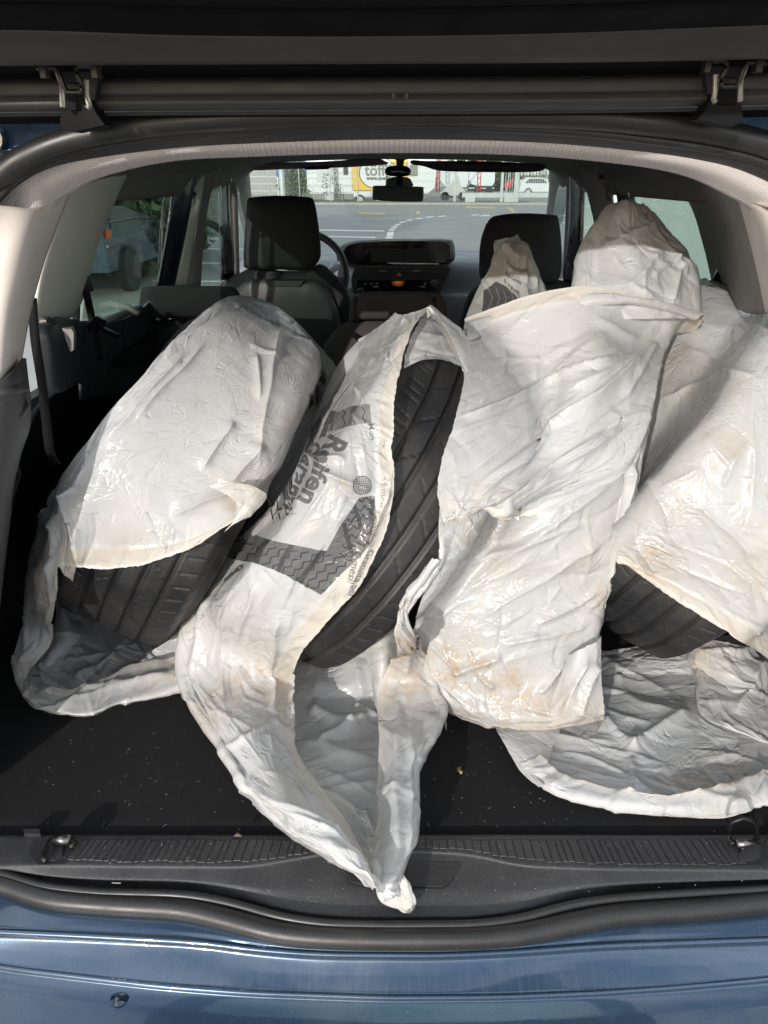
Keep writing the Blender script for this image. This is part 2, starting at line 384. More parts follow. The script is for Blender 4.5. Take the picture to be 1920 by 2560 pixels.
# ================================================================== THE CAR (everything fixed to it is its part)
car = thing('parked_car', 'dark blue estate car seen from behind with tailgate open, boot full of bagged tyres', 'car')
# bumper -------------------------------------------------------------
def y_seal(x): return interp([(-400, 2180), (0, 2205), (116, 2249), (289, 2263), (463, 2272), (579, 2301), (694, 2333), (810, 2343), (960, 2347), (1191, 2345), (1307, 2336), (1423, 2310), (1539, 2286), (1770, 2272), (1920, 2255), (2300, 2210)], x)
def y_lip(x): return interp([(-400, 2150), (0, 2180), (87, 2214), (231, 2231), (463, 2236), (579, 2257), (694, 2292), (810, 2310), (960, 2313), (1191, 2312), (1307, 2297), (1423, 2262), (1539, 2246), (1712, 2234), (1920, 2223), (2300, 2185)], x)
def y_c1(x): return interp([(-400, 2310), (0, 2330), (250, 2342), (500, 2356), (640, 2375), (800, 2387), (1100, 2389), (1300, 2380), (1500, 2365), (1700, 2358), (1920, 2350), (2300, 2335)], x)
def y_c2(x): return interp([(-400, 2330), (0, 2418), (200, 2442), (400, 2465), (620, 2482), (960, 2494), (1250, 2492), (1500, 2482), (1700, 2468), (1920, 2448), (2300, 2400)], x)
def ker(fn, xs, k=60):
    return np.array([np.mean([fn(x + d) for d in np.linspace(-k, k, 7)]) for x in xs])
xs = np.linspace(-380, 2300, 90); S_, L_, C1, C2 = (ker(f, xs) for f in (y_seal, y_lip, y_c1, y_c2))
spec = [(lambda i: S_[i] - 25, .606), (lambda i: S_[i] + 10, .603), (lambda i: .5 * (S_[i] + C1[i]) + 12, .598), (lambda i: C1[i] - 12, .5955), (lambda i: C1[i] - 4, .5960), (lambda i: C1[i] + 4, .5935),
        (lambda i: C1[i] + 14, .584), (lambda i: .5 * (C1[i] + C2[i]), .573), (lambda i: C2[i] - 10, .563), (lambda i: C2[i] - 3, .5635), (lambda i: C2[i] + 4, .5615), (lambda i: C2[i] + 12, .554),
        (lambda i: C2[i] + 60, .548), (lambda i: 2620, .542), (lambda i: 2760, .53)]
rows = [[PZ(x, f(i), z) for i, x in enumerate(xs)] for f, z in spec]
last = rows[-1]
rows.append([p + np.array((0, -.05, -.06)) for p in last]); rows.append([p + np.array((0, -.06, -.2)) for p in last]); rows.append([p + np.array((0, 0, -.34)) for p in last])
A = np.array(rows)
drip = np.zeros(A.shape[:2]); XX = xs[None, :]
for r, yy in ((8, 1), (9, .6), (7, .55)):
    drip[r] = yy * ((xs > 390) & (xs < 1600))
R = resample(np.concatenate([A, drip[..., None]], -1), 150, 260)
# rows were Catmull-Rom resampled; keep the creases crisp by linear rows
Wl = np.zeros((150, A.shape[0])); tt = np.linspace(0, A.shape[0] - 1, 150)
for k, x in enumerate(tt):
    i = min(int(x), A.shape[0] - 2); Wl[k, i] = 1 - (x - i); Wl[k, i + 1] = x - i
Rl = np.einsum('ir,rck,jc->ijk', Wl, np.concatenate([A, drip[..., None]], -1), crmat(A.shape[1], 260))
R = .5 * R + .5 * Rl
grid_mesh('rear_bumper', R[..., :3], M['paint'], car, attrs={'drip': np.clip(R[..., 3], 0, 1)})
# lying water drop and dried marks on the bumper
def disc(px, py, z, rx, ry, n=20, h=.003):
    c = PZ(px, py, z); vs = [c + np.array((0, 0, h))]; 
    for k in range(2):
        for i in range(n):
            a = 2 * math.pi * i / n; rr = (.55, 1)[k] * (1 + .06 * math.sin(3 * a))
            vs.append(c + np.array((math.cos(a) * rx * rr, math.sin(a) * ry * rr, (h * .75, 0)[k])))
    fs = [(0, 1 + i, 1 + (i + 1) % n) for i in range(n)] + [(1 + i, 1 + n + i, 1 + n + (i + 1) % n, 1 + (i + 1) % n) for i in range(n)]
    return vs, fs
dm, dt_ = new_mat('water'); dg = N(dt_, 'ShaderNodeBsdfPrincipled'); dg.inputs['Base Color'].default_value = (.006, .014, .03, 1); dg.inputs['Roughness'].default_value = .03; dg.inputs['Coat Weight'].default_value = 1
dt_.links.new(dg.outputs[0], N(dt_, 'ShaderNodeOutputMaterial').inputs[0])
o = mesh('water_drop', *disc(299, 2496, .5505, .0125, .010), dm, None, True); tag(o, 'round water drop lying on the blue bumper near its left end', 'water drop')
# under-body and outer shell ------------------------------------------
mb = MB(); mb.box(-.86, .86, .50, 4.6, .22, .50, .04); mb.build('underbody', M['black_plastic'], car)
for s in (-1, 1):
    mb = MB(); pr = [(.95, .30), (.99, .62), (1.0, .80), (.97, 1.02), (.93, 1.06)]
    for (xa, za), (xb, zb) in zip(pr, pr[1:]):
        mb.add([(s * (xa - .1), .62, za), (s * (xb - .1), .78, zb), (s * xb, 1.0, zb), (s * xa, 1.0, za), (s * xb, 3.9, zb), (s * xa, 3.9, za)], [(0, 1, 2, 3), (3, 2, 4, 5)])
    mb.build('quarter_panel', M['paint'], car, True)
mb = MB(); rp = [(-.70, 1.60), (-.60, 1.665), (-.3, 1.69), (0, 1.70), (.3, 1.69), (.60, 1.665), (.70, 1.60)]
for (xa, za), (xb, zb) in zip(rp, rp[1:]): mb.add([(xa, 1.03, za), (xb, 1.03, zb), (xb, 3.3, zb), (xa, 3.3, za)], [(0, 1, 2, 3)])
o = mb.build('roof', M['paint'], car, True); md = o.modifiers.new('s', 'SOLIDIFY'); md.thickness = .01
mb = MB(); mb.add([(-.72, 4.0, 1.02), (.72, 4.0, 1.02), (.74, 4.75, .86), (-.74, 4.75, .86), (-.7, 5.0, .6), (.7, 5.0, .6)], [(0, 1, 2, 3), (3, 2, 5, 4)])
o = mb.build('bonnet', M['paint'], car, True); md = o.modifiers.new('s', 'SOLIDIFY'); md.thickness = .02
# blue corner metal beside the hinges
for sx, pts in ((-1, [(-120, 250, 1.06), (60, 255, 1.06), (300, 262, 1.06)]), (1, [(1700, 262, 1.06), (1860, 255, 1.06), (2080, 250, 1.06)])):
    rws = [pts, [(a, b + 60, 1.055) for a, b, c in pts], [(a, b + 110, 1.05) for a, b, c in pts], [(a, b + 150 - abs(a - (-60 if sx < 0 else 2000)) * .25, 1.045) for a, b, c in pts]]
    strip('roof_corner', rws, M['paint'], car, 24, 24)
mb = MB()
for (px, py, r) in ((-14, 345, .016), (44, 292, .004)):
    c = PY(px, py, 1.045); mb.tube([c, c + np.array((0, -.012, 0))], r, 14)
mb.build('drain_plug', M['paint'], car)
# rubber seals: closed loops ------------------------------------------
top_o = [(-330, 900), (-230, 700), (-120, 540), (0, 440), (58, 397), (174, 350), (330, 320), (480, 303), (720, 289), (960, 283), (1200, 284), (1440, 291), (1597, 304), (1770, 326), (1920, 362), (2050, 420), (2180, 560), (2300, 760)]
top_i = [(-290, 900), (-190, 720), (-90, 580), (0, 487), (58, 432), (156, 387), (278, 361), (405, 344), (556, 330), (752, 320), (960, 316), (1200, 318), (1440, 329), (1650, 352), (1800, 375), (1920, 408), (2010, 460), (2120, 590), (2220, 760)]
def seal(name, top, bot_f, r, zb, Yt, flat=1.0):
    T = [PY(x, y, Yt - (0.10 * max(0, (y - 450) / 450))) for x, y in smooth_curve(top, 90)]
    xb = np.linspace(2250, -330, 90); yb = ker(bot_f, xb, 50)
    B = [PZ(x, y, zb) for x, y in zip(xb, yb)]
    def side(a, b, n=12):
        return [a + (b - a) * (k / n) + np.array((0, -.0, 0)) for k in range(1, n)]
    P = T + side(T[-1], B[0]) + B + side(B[-1], T[0]) + [T[0]]
    return MB().tube(P, r, 14, flat, cap=False).build(name, M['grey_rubber'], car, True)
seal('door_seal', top_o, y_seal, .0148, .612, 1.0)
seal('seal_lip', top_i, y_lip, .0062, .622, 1.01)
# dark plastic band between seal and headliner band
def band(name, up, lo, Yu, Yl, mat, n=70, solid=.005, mid=.5, dm=0.0):
    U = smooth_curve(up, n); L = smooth_curve(lo, n)
    rws = [[PY(x, y, Yu) for x, y in U], [PY(*(a * (1 - mid) + b * mid), Yu * (1 - mid) + Yl * mid - dm) for a, b in zip(U, L)], [PY(x, y, Yl) for x, y in L]]
    return grid_mesh(name, resample(np.array(rws), 14, n * 2), mat, car, solid=solid)
hl_u = [(-180, 760), (-60, 570), (20, 478), (95, 428), (200, 398), (400, 370), (600, 356), (960, 345), (1300, 350), (1560, 370), (1750, 396), (1880, 432), (1990, 500), (2100, 640), (2200, 800)]
hl_l = [(-130, 800), (0, 640), (60, 545), (140, 500), (250, 440), (420, 400), (610, 388), (960, 378), (1290, 383), (1540, 404), (1700, 432), (1810, 480), (1900, 540), (2010, 680), (2120, 830)]
band('aperture_trim', top_i[1:-1], hl_u, 1.012, 1.03, M['black_plastic'])
band('headliner_edge', hl_u, hl_l, 1.03, 1.07, M['weave'], mid=.5, dm=.012)
# corner fabric of the headliner, left and right
strip('headliner_corner', [[(20, 480, 1.03), (95, 430, 1.03), (200, 398, 1.04), (300, 382, 1.05)], [(15, 500, 1.035), (90, 490, 1.04), (165, 465, 1.08), (200, 425, 1.12)], [(12, 518, 1.035), (88, 522, 1.04), (138, 510, 1.08), (172, 480, 1.12)]], M['weave'], car)
strip('headliner_corner', [[(1880, 430, 1.03), (1800, 410, 1.04), (1700, 392, 1.06)], [(1925, 470, 1.03), (1860, 470, 1.06), (1820, 420, 1.12)], [(1960, 530, 1.03), (1880, 500, 1.06), (1840, 470, 1.12)]], M['weave'], car)
# D pillars
strip('pillar_trim', [[(-70, 505, .98), (14, 516, 1.0), (88, 520, 1.03), (172, 478, 1.12)], [(-90, 600, .97), (-15, 590, .98), (72, 580, 1.0), (140, 560, 1.12)], [(-100, 700, .96), (-25, 690, .965), (50, 680, .985), (104, 660, 1.1)],
                      [(-110, 810, .94), (-35, 800, .95), (25, 790, .965), (72, 780, 1.08)], [(-120, 960, .92), (-40, 965, .93), (8, 944, .945), (48, 908, 1.06)]], M['pillar_trim'], car)
strip('pillar_trim', [[(1842, 470, 1.14), (1872, 500, 1.08), (1925, 530, 1.02), (2040, 560, .98)], [(1868, 560, 1.14), (1895, 570, 1.07), (1940, 590, 1.0), (2050, 600, .97)], [(1893, 660, 1.13), (1915, 668, 1.07), (1955, 680, 1.0), (2060, 690, .96)],
                      [(1918, 780, 1.12), (1940, 786, 1.06), (1980, 800, .99), (2080, 800, .95)]], M['pillar_trim'], car)
# C pillar trims, the left one coloured pale as if lit by the windows
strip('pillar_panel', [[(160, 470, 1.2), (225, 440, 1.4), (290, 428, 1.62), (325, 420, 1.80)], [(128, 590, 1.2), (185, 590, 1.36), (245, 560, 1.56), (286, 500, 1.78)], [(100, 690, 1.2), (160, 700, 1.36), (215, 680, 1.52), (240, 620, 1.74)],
                       [(84, 792, 1.2), (135, 795, 1.34), (180, 790, 1.5), (208, 740, 1.66)]], M['pale_lit_trim'], car)
strip('pillar_panel', [[(1640, 405, 2.0), (1700, 420, 1.75), (1760, 440, 1.5), (1840, 470, 1.25)], [(1722, 500, 1.95), (1770, 520, 1.7), (1820, 540, 1.45), (1885, 560, 1.2)], [(1760, 610, 1.9), (1800, 620, 1.66), (1845, 640, 1.44), (1915, 660, 1.19)],
                       [(1786, 720, 1.85), (1820, 745, 1.66), (1865, 780, 1.42), (1950, 785, 1.17)]], M['grey_trim'], car)
# ceiling
rws = []
for Y in (1.06, 1.4, 1.9, 2.5, 3.15):
    rws.append([(-.66, Y, 1.50), (-.60, Y, 1.57), (-.45, Y, 1.605), (0, Y, 1.615), (.45, Y, 1.605), (.60, Y, 1.57), (.66, Y, 1.50)])
grid_mesh('headliner', resample(np.array(rws), 30, 60), M['ceiling'], car, solid=.01)
# side rails above the windows, from the rear corner to the front
strip('window_rail', [[(165, 470, 1.2), (240, 425, 1.5), (400, 398, 2.2), (620, 385, 3.1)], [(172, 480, 1.2), (260, 445, 1.5), (420, 424, 2.2), (600, 424, 3.0)]], M['ceiling'], car)
strip('window_rail', [[(1380, 380, 3.1), (1560, 395, 2.3), (1700, 405, 1.7), (1850, 460, 1.2)], [(1400, 416, 3.0), (1550, 412, 2.3), (1690, 425, 1.7), (1850, 490, 1.2)]], M['ceiling'], car)
# dark door frames, B pillars
def post(name, rws, mat, **k): return strip(name, rws, mat, car, 20, 8, **k)
post('door_frame', [[(436, 416, 2.28), (462, 414, 2.32), (492, 412, 2.36)], [(420, 560, 2.25), (440, 560, 2.3), (468, 560, 2.34)], [(392, 722, 2.22), (412, 722, 2.28), (434, 722, 2.32)]], M['door_blue'])
o = post('pillar_panel', [[(480, 412, 2.42), (500, 410, 2.44), (512, 412, 2.46)], [(464, 500, 2.4), (482, 500, 2.43), (503, 500, 2.46)], [(446, 600, 2.38), (462, 600, 2.4), (482, 600, 2.44)], [(430, 722, 2.35), (446, 722, 2.38), (466, 722, 2.42)]], M['pale_lit_trim'])  # window-lit strip of the B pillar, its light put into the colour
post('pillar_panel', [[(510, 410, 2.48), (530, 412, 2.5), (553, 417, 2.54)], [(500, 500, 2.47), (512, 500, 2.5), (524, 490, 2.53)], [(482, 600, 2.45), (496, 600, 2.48), (508, 590, 2.52)], [(464, 722, 2.42), (482, 722, 2.44), (500, 715, 2.5)]], M['grey_trim'])
post('door_frame', [[(545, 424, 2.82), (560, 420, 2.86), (578, 432, 2.9)], [(548, 540, 2.8), (562, 540, 2.84), (577, 540, 2.9)], [(554, 700, 2.78), (568, 700, 2.84), (586, 700, 2.88)]], M['door_blue'])
post('door_trim', [[(566, 432, 2.95), (580, 440, 2.96), (592, 455, 2.98)], [(576, 540, 2.95), (585, 540, 2.96), (594, 540, 2.98)], [(582, 690, 2.95), (590, 690, 2.96), (598, 690, 2.98)]], M['grey_trim'])
MB().tube([PY(574, 440, 2.9), PY(577, 460, 2.88), PY(579, 540, 2.88), PY(584, 660, 2.88)], .0042, 8).build('frame_seal', M['pillar_trim'], car, True)
post('windscreen_pillar', [[(560, 424, 3.0), (610, 418, 3.1), (622, 428, 3.3)], [(590, 500, 3.1), (615, 500, 3.25), (628, 500, 3.4)], [(612, 600, 3.3), (624, 600, 3.4), (636, 600, 3.5)]], M['grey_trim'])
post('windscreen_pillar', [[(1372, 400, 3.3), (1400, 395, 3.1), (1445, 408, 3.0)], [(1374, 470, 3.4), (1396, 470, 3.25), (1425, 470, 3.1)], [(1364, 560, 3.5), (1380, 560, 3.4), (1404, 560, 3.3)]], M['grey_trim'])
post('door_trim', [[(1418, 415, 2.98), (1436, 412, 2.96), (1450, 418, 2.95)], [(1416, 520, 2.98), (1424, 520, 2.96), (1434, 520, 2.95)], [(1408, 690, 2.98), (1412, 690, 2.96), (1420, 690, 2.95)]], M['grey_trim'])
post('door_frame', [[(1424, 422, 2.9), (1440, 418, 2.86), (1460, 420, 2.82)], [(1424, 540, 2.9), (1438, 540, 2.84), (1456, 540, 2.8)], [(1408, 715, 2.88), (1430, 715, 2.84), (1450, 715, 2.78)]], M['door_blue'])
MB().tube([PY(1462, 425, 2.8), PY(1458, 540, 2.78), PY(1452, 700, 2.76)], .0035, 8).build('frame_seal', M['grey_trim'], car, True)
post('pillar_panel', [[(1446, 412, 2.56), (1480, 406, 2.52), (1542, 404, 2.42)], [(1474, 500, 2.55), (1500, 500, 2.5), (1532, 500, 2.42)], [(1494, 600, 2.54), (1516, 600, 2.48), (1550, 600, 2.4)], [(1500, 700, 2.54), (1530, 700, 2.48), (1570, 700, 2.4)]], M['grey_trim'])
post('door_frame', [[(1526, 406, 2.36), (1546, 406, 2.32), (1564, 406, 2.28)], [(1545, 500, 2.34), (1566, 500, 2.3), (1586, 500, 2.25)], [(1560, 640, 2.34), (1590, 640, 2.3), (1620, 640, 2.22)]], M['door_blue'])
# seat belt buckle hanging from the ceiling, arrow coat hook
mb = MB(); mb.slab([PY(x, y, 2.3) for x, y in ((1492, 402), (1526, 400), (1524, 410), (1516, 416), (1516, 448), (1510, 456), (1494, 457), (1490, 452))], (0, .02, 0))
mb.build('ceiling_buckle', M['grey_trim'], car); MB().slab([PY(x, y, 2.29) for x, y in ((1496, 438), (1510, 437), (1510, 448), (1496, 449))], (0, .008, 0)).build('buckle_slot', M['black_plastic'], car)
MB().slab([PY(x, y, 2.28) for x, y in ((1480, 385), (1520, 385), (1520, 398), (1480, 396))], (0, .03, 0)).build('ceiling_bracket', M['black_plastic'], car)
mb = MB(); mb.slab([PY(x, y, 2.40) for x, y in ((485, 478), (491, 488), (487, 488), (485, 500), (487, 508), (480, 513), (474, 510), (473, 505), (479, 504), (480, 488), (474, 486))], (0, .012, 0)); mb.build('coat_hook', M['black_plastic'], car)
mb = MB(); mb.slab([PY(x, y, 2.36) for x, y in ((1514, 470), (1520, 478), (1519, 485), (1524, 492), (1531, 500), (1528, 505), (1521, 503), (1517, 490))], (0, .012, 0)); mb.build('coat_hook', M['black_plastic'], car)
# windows
def pane(name, pts, mat):
    P_ = [PY(*p) for p in pts]; c_ = np.mean(P_, 0); _, _, vt = np.linalg.svd(np.array(P_) - c_); nrm = vt[2]
    Q_ = []
    for p in P_:      # flatten onto the best plane along the line of sight
        o_ = np.array((0, 0, CAMZ)); dr_ = p - o_; Q_.append(o_ + dr_ * (((c_ - o_) @ nrm) / (dr_ @ nrm)))
    return MB().slab(Q_, nrm * .004).build(name, mat, car)
pane('side_window', [(300, 425, 1.86), (450, 410, 2.34), (396, 720, 2.26), (330, 800, 2.0), (205, 800, 1.62), (225, 640, 1.72), (262, 540, 1.8)], M['tint_glass'])
pane('side_window', [(505, 410, 2.56), (552, 410, 2.8), (558, 720, 2.8), (490, 722, 2.5)], M['side_glass'])
pane('side_window', [(580, 430, 3.0), (620, 430, 3.32), (634, 640, 3.5), (588, 660, 3.0)], M['side_glass'])
pane('side_window', [(1455, 410, 2.8), (1490, 410, 2.6), (1506, 640, 2.6), (1450, 700, 2.8)], M['side_glass'])
pane('side_window', [(1380, 430, 3.4), (1424, 430, 3.0), (1412, 700, 3.0), (1370, 600, 3.5)], M['side_glass'])
pane('side_window', [(1560, 400, 2.24), (1690, 412, 1.97), (1726, 500, 1.93), (1752, 594, 1.9), (1776, 620, 1.88), (1788, 725, 1.84), (1600, 760, 2.2)], M['side_glass'])
A = np.array([[PY(x, 404, 3.2) for x in (600, 800, 1003, 1200, 1400)], [PY(x, 520, 3.62) for x in (606, 800, 1003, 1200, 1396)], [PY(x, 660, 4.02) for x in (618, 800, 1003, 1200, 1384)]])
grid_mesh('windscreen', resample(A, 8, 16), M['windscreen'], car)
# lower side walls of the cabin (doors) and of the boot
for s in (-1, 1):
    mb = MB(); mb.add([(s * .76, 2.35, 1.13), (s * .77, 2.35, .3), (s * .76, 4.1, .3), (s * .72, 4.1, 1.08), (s * .72, 2.9, 1.15)], [(0, 1, 2, 3, 4)])
    o = mb.build('door_card', M['black_plastic'], car); md = o.modifiers.new('s', 'SOLIDIFY'); md.thickness = .05; md.offset = 0
    rws = [[(s * .74, .80, .62), (s * .86, 1.0, .62), (s * .90, 1.55, .62), (s * .88, 2.0, .62), (s * .84, 2.4, .62)],
           [(s * .66, .88, .9), (s * .82, 1.1, .9), (s * .88, 1.5, .9), (s * .84, 2.0, .9), (s * .80, 2.4, .9)],
           [(s * .57, .98, 1.15), (s * .66, 1.15, 1.12), (s * .76, 1.5, 1.12), (s * .74, 2.0, 1.12), (s * .73, 2.4, 1.14)]]
    grid_mesh('boot_side_trim', resample(np.array(rws), 24, 60), M['carpet'], car, solid=.01)
# grey plastic post at the opening, left, with pocket handle
strip('opening_trim', [[(-120, 955, .90), (-20, 962, .92), (30, 930, .95), (60, 895, 1.02)], [(-120, 1100, .88), (-20, 1100, .90), (40, 1085, .94), (72, 1050, 1.02)], [(-120, 1250, .86), (-20, 1250, .88), (20, 1225, .92), (36, 1190, 1.0)], [(-140, 1600, .84), (-60, 1600, .86), (-30, 1580, .9), (-10, 1560, .98)]], M['sill_plastic'], car)
mb = MB(); mb.tube([PY(x, y, Y_) for x, y, Y_ in ((-10, 985, .918), (35, 975, .945), (58, 968, .985), (64, 985, .99), (62, 1015, .985), (45, 1040, .955), (18, 1055, .93), (-10, 1062, .915))], .007, 10); mb.build('grab_handle', M['sill_plastic'], car, True)
MB().slab([PY(x, y, Y_ + .002) for x, y, Y_ in ((-10, 1000, .915), (30, 992, .938), (54, 988, .975), (55, 1010, .975), (38, 1035, .945), (5, 1048, .925))], (0, .004, 0)).build('handle_recess', M['dark_cavity'], car)
# left ledge with small cap, belt, buckle
strip('side_ledge', [[(85, 792, 1.30), (140, 795, 1.34), (190, 800, 1.5), (205, 815, 1.6)], [(85, 830, 1.25), (130, 830, 1.28), (175, 820, 1.42), (202, 835, 1.55)], [(95, 880, 1.25), (140, 870, 1.28), (185, 860, 1.42), (203, 870, 1.55)], [(100, 980, 1.26), (150, 980, 1.3), (190, 960, 1.42), (205, 960, 1.55)]], M['cabin_plastic'], car)
mb = MB(); mb.tube([PY(113, 806, 1.27), PY(113, 797, 1.27)], [.019, .016], 18); mb.build('socket_cap', M['black_plastic'], car, True)
MB().slab([PY(x, y, 1.24) for x, y in ((99, 800), (115, 799), (116, 805), (99, 806))], (0, .01, 0)).build('socket_flap', M['chrome'], car)
MB().slab([PY(x, y, 1.3) for x, y in ((155, 820), (178, 818), (184, 835), (183, 875), (176, 880), (165, 850))], (0, .01, 0)).build('recess_panel', M['grey_trim'], car)
def ribbon(name, pts, wpx, Y, mat, th=.003):
    A = []
    for i, (x, y) in enumerate(pts):
        YY = Y[i] if isinstance(Y, (list, tuple)) else Y
        A.append([PY(x - wpx / 2, y, YY), PY(x + wpx / 2, y, YY)])
    return grid_mesh(name, resample(np.array(A), 30, 3), mat, car, solid=th)
ribbon('seat_belt', [(80, 745), (88, 850), (105, 960), (115, 1050), (125, 1130), (140, 1160)], 22, [1.15, 1.14, 1.14, 1.16, 1.18, 1.2], M['matte_black'])
ribbon('seat_belt', [(198, 690), (192, 760), (190, 820), (188, 900)], 18, 1.58, M['matte_black'])
ribbon('seat_belt', [(206, 690), (222, 760), (236, 830), (250, 900)], 18, 1.56, M['matte_black'])
mb = MB(); mb.tube([PY(x, y, 1.55) for x, y in ((182, 745), (178, 728), (188, 690), (202, 680), (214, 700), (222, 728))], .011, 10); mb.tube([PY(192, 715, 1.54), PY(214, 722, 1.54)], .012, 10); mb.build('belt_guide', M['black_plastic'], car, True)
mb = MB(); mb.slab([PY(x, y, 1.52) for x, y in ((215, 815), (240, 790), (262, 800), (258, 820), (296, 838), (290, 848), (250, 828), (222, 830))], (0, .012, 0)); mb.build('belt_buckle', M['black_gloss'], car)
MB().tube([PY(296, 766, 1.9), PY(320, 768, 1.9), PY(346, 785, 1.9)], .008, 8).build('door_pull', M['grey_trim'], car, True)
MB().tube([PY(255, 805, 1.75), PY(350, 770, 2.05)], .010, 8).build('sill_bar', M['dash_grey'], car, True)
mb = MB(); mb.tube([PY(1805, 672, 1.74), PY(1800, 700, 1.72), PY(1808, 740, 1.7)], [.012, .018, .017], 12); mb.tube([PY(1820, 695, 1.71), PY(1824, 730, 1.7), PY(1815, 760, 1.69)], .006, 8); mb.build('belt_guide', M['black_gloss'], car, True)
strip('door_inner', [[(200, 802, 1.60), (320, 792, 1.98), (420, 716, 2.32)], [(200, 880, 1.60), (320, 870, 1.98), (420, 800, 2.32)], [(200, 1000, 1.60), (320, 980, 1.98), (420, 920, 2.32)]], M['cabin_plastic'], car)
# boot carpet ---------------------------------------------------------
cv = [PZ(-60, 2088, FLOOR), PZ(1003, 2092, FLOOR), PZ(2100, 2096, FLOOR)]
n1 = 60; rws = []
for Y in np.linspace(.788, 2.25, 44): rws.append([(x, Y, FLOOR) for x in np.linspace(-.92, .92, 50)])
grid_mesh('boot_carpet', np.array(rws, float), M['carpet'], car, solid=.004)
# sill trim -----------------------------------------------------------
def y_br(x): return interp([(-400, 2180), (60, 2163), (620, 2168), (720, 2152), (830, 2134), (960, 2128), (1180, 2138), (1300, 2166), (1500, 2172), (2300, 2178)], x)
BR = ker(y_br, xs, 50)
spec = [(lambda i: 2084, .598), (lambda i: 2087, .628), (lambda i: 2094, .633), (lambda i: BR[i] - 6, .633), (lambda i: BR[i] + 6, .630), (lambda i: .5 * (BR[i] + L_[i]), .624), (lambda i: L_[i] - 22, .612), (lambda i: L_[i] - 6, .602), (lambda i: L_[i] + 25, .596)]
A = np.array([[PZ(x, f(i), z) for i, x in enumerate(xs)] for f, z in spec])
Rl = np.einsum('ir,rck,jc->ijk', np.array([[max(0, 1 - abs(t - k)) for k in range(len(spec))] for t in np.linspace(0, len(spec) - 1, 80)]), A, crmat(A.shape[1], 260))
sill = grid_mesh('sill_trim', .4 * resample(A, 80, 260) + .6 * Rl, M['sill_plastic'], car)
# raised ribs of the tread plate
k = 0; x = 205.0
while x < 1800:
    if not (150 < x < 1): 
        wd = random.choice((13, 15, 19, 21)); y0 = 2097 + random.uniform(0, 3); yb = float(np.interp(x, xs, BR)) - 9 - random.uniform(0, 6)
        sl_ = (x - 1003) * .00056 * (yb - y0) * 1.7
        if yb - y0 > 15:
            pts = [PZ(a, b, .6338) for a, b in ((x, y0), (x + wd, y0), (x + wd + sl_, yb), (x + sl_, yb))]
            q = [PZ(a, b, .6348) for a, b in ((x + 2, y0 + 2), (x + wd - 2, y0 + 2), (x + wd + sl_ - 2, yb - 2), (x + sl_ + 2, yb - 2))]
            me = mesh('rib', [tuple(p) for p in pts] + [tuple(p) for p in q], [(4, 5, 6, 7), (0, 1, 5, 4), (1, 2, 6, 5), (2, 3, 7, 6), (3, 0, 4, 7)], M['sill_plastic'], None)
            me.parent = sill
        x += wd + 2
# handle recesses
for pts in ([(1016, 2158), (1148, 2158), (1154, 2164), (1122, 2208), (1108, 2217), (1016, 2216)], [(846, 2158), (1000, 2158), (1000, 2216), (922, 2217), (880, 2206), (850, 2170)]):
    zz = .6275
    out = [PZ(x + (-5 if x < 1080 else 5) * 0, y, zz) for x, y in pts]
    c = np.mean(out, 0); ring = [c + (p - c) * 1.06 + np.array((0, 0, -.001)) for p in out]
    mesh('recess_rim', [tuple(p) for p in ring], [tuple(range(len(ring)))], M['dark_cavity'], car)
    MB().slab([p + np.array((0, 0, .0025)) for p in out], (0, 0, -.004)).build('grip_insert', M['insert_plastic'], car)
# lashing rings
def lash(cx, flip):
    t = [(cx - 42, 2102), (cx - 8, 2092)]
    mb = MB(); hs = [(-62, 2104), (-52, 2100), (40, 2106), (48, 2140), (20, 2160), (-45, 2160), (-66, 2135)]
    mesh('ring_recess', [tuple(PZ(cx + a, b, .6342)) for a, b in hs], [tuple(range(len(hs)))], M['dark_cavity'], car)
    MB().slab([PZ(cx + a, b, .6365) for a, b in ((-28, 2112), (18, 2112), (14, 2140), (-4, 2150), (-36, 2150), (-40, 2142))], (0, 0, -.003)).build('ring_tongue', M['sill_plastic'], car)
lash(140, 0)
MB().tube([PZ(x, y, .645) for x, y in ((176, 2120), (188, 2106), (180, 2098), (140, 2096), (128, 2100), (112, 2130), (108, 2145), (116, 2153))], .0042, 10).build('lashing_ring', M['steel_dark'], car, True)
MB().tube([PZ(137, 2097, .646), PZ(176, 2101, .646)], .0078, 14).build('ring_barrel', M['chrome'], car, True)
lash(1885, 1)
MB().tube([PZ(1833, 2110, .645)] + [PY(x, y, .765) for x, y in ((1824, 2095), (1823, 2070), (1832, 2052), (1856, 2045), (1880, 2052), (1891, 2072), (1893, 2096), (1882, 2108))], .0036, 10).build('lashing_ring', M['steel_dark'], car, True)
MB().tube([PZ(1841, 2109, .648), PZ(1882, 2107, .648)], .0062, 14).build('ring_barrel', M['chrome'], car, True)
MB().slab([PZ(x, y, .64) for x, y in ((58, 2072), (98, 2072), (100, 2084), (60, 2084))], (0, 0, -.03)).build('floor_latch', M['black_plastic'], car)
MB().slab([PZ(x, y, .64) for x, y in ((1918, 2085), (1990, 2085), (1990, 2104), (1918, 2104))], (0, 0, -.03)).build('floor_latch', M['black_plastic'], car)
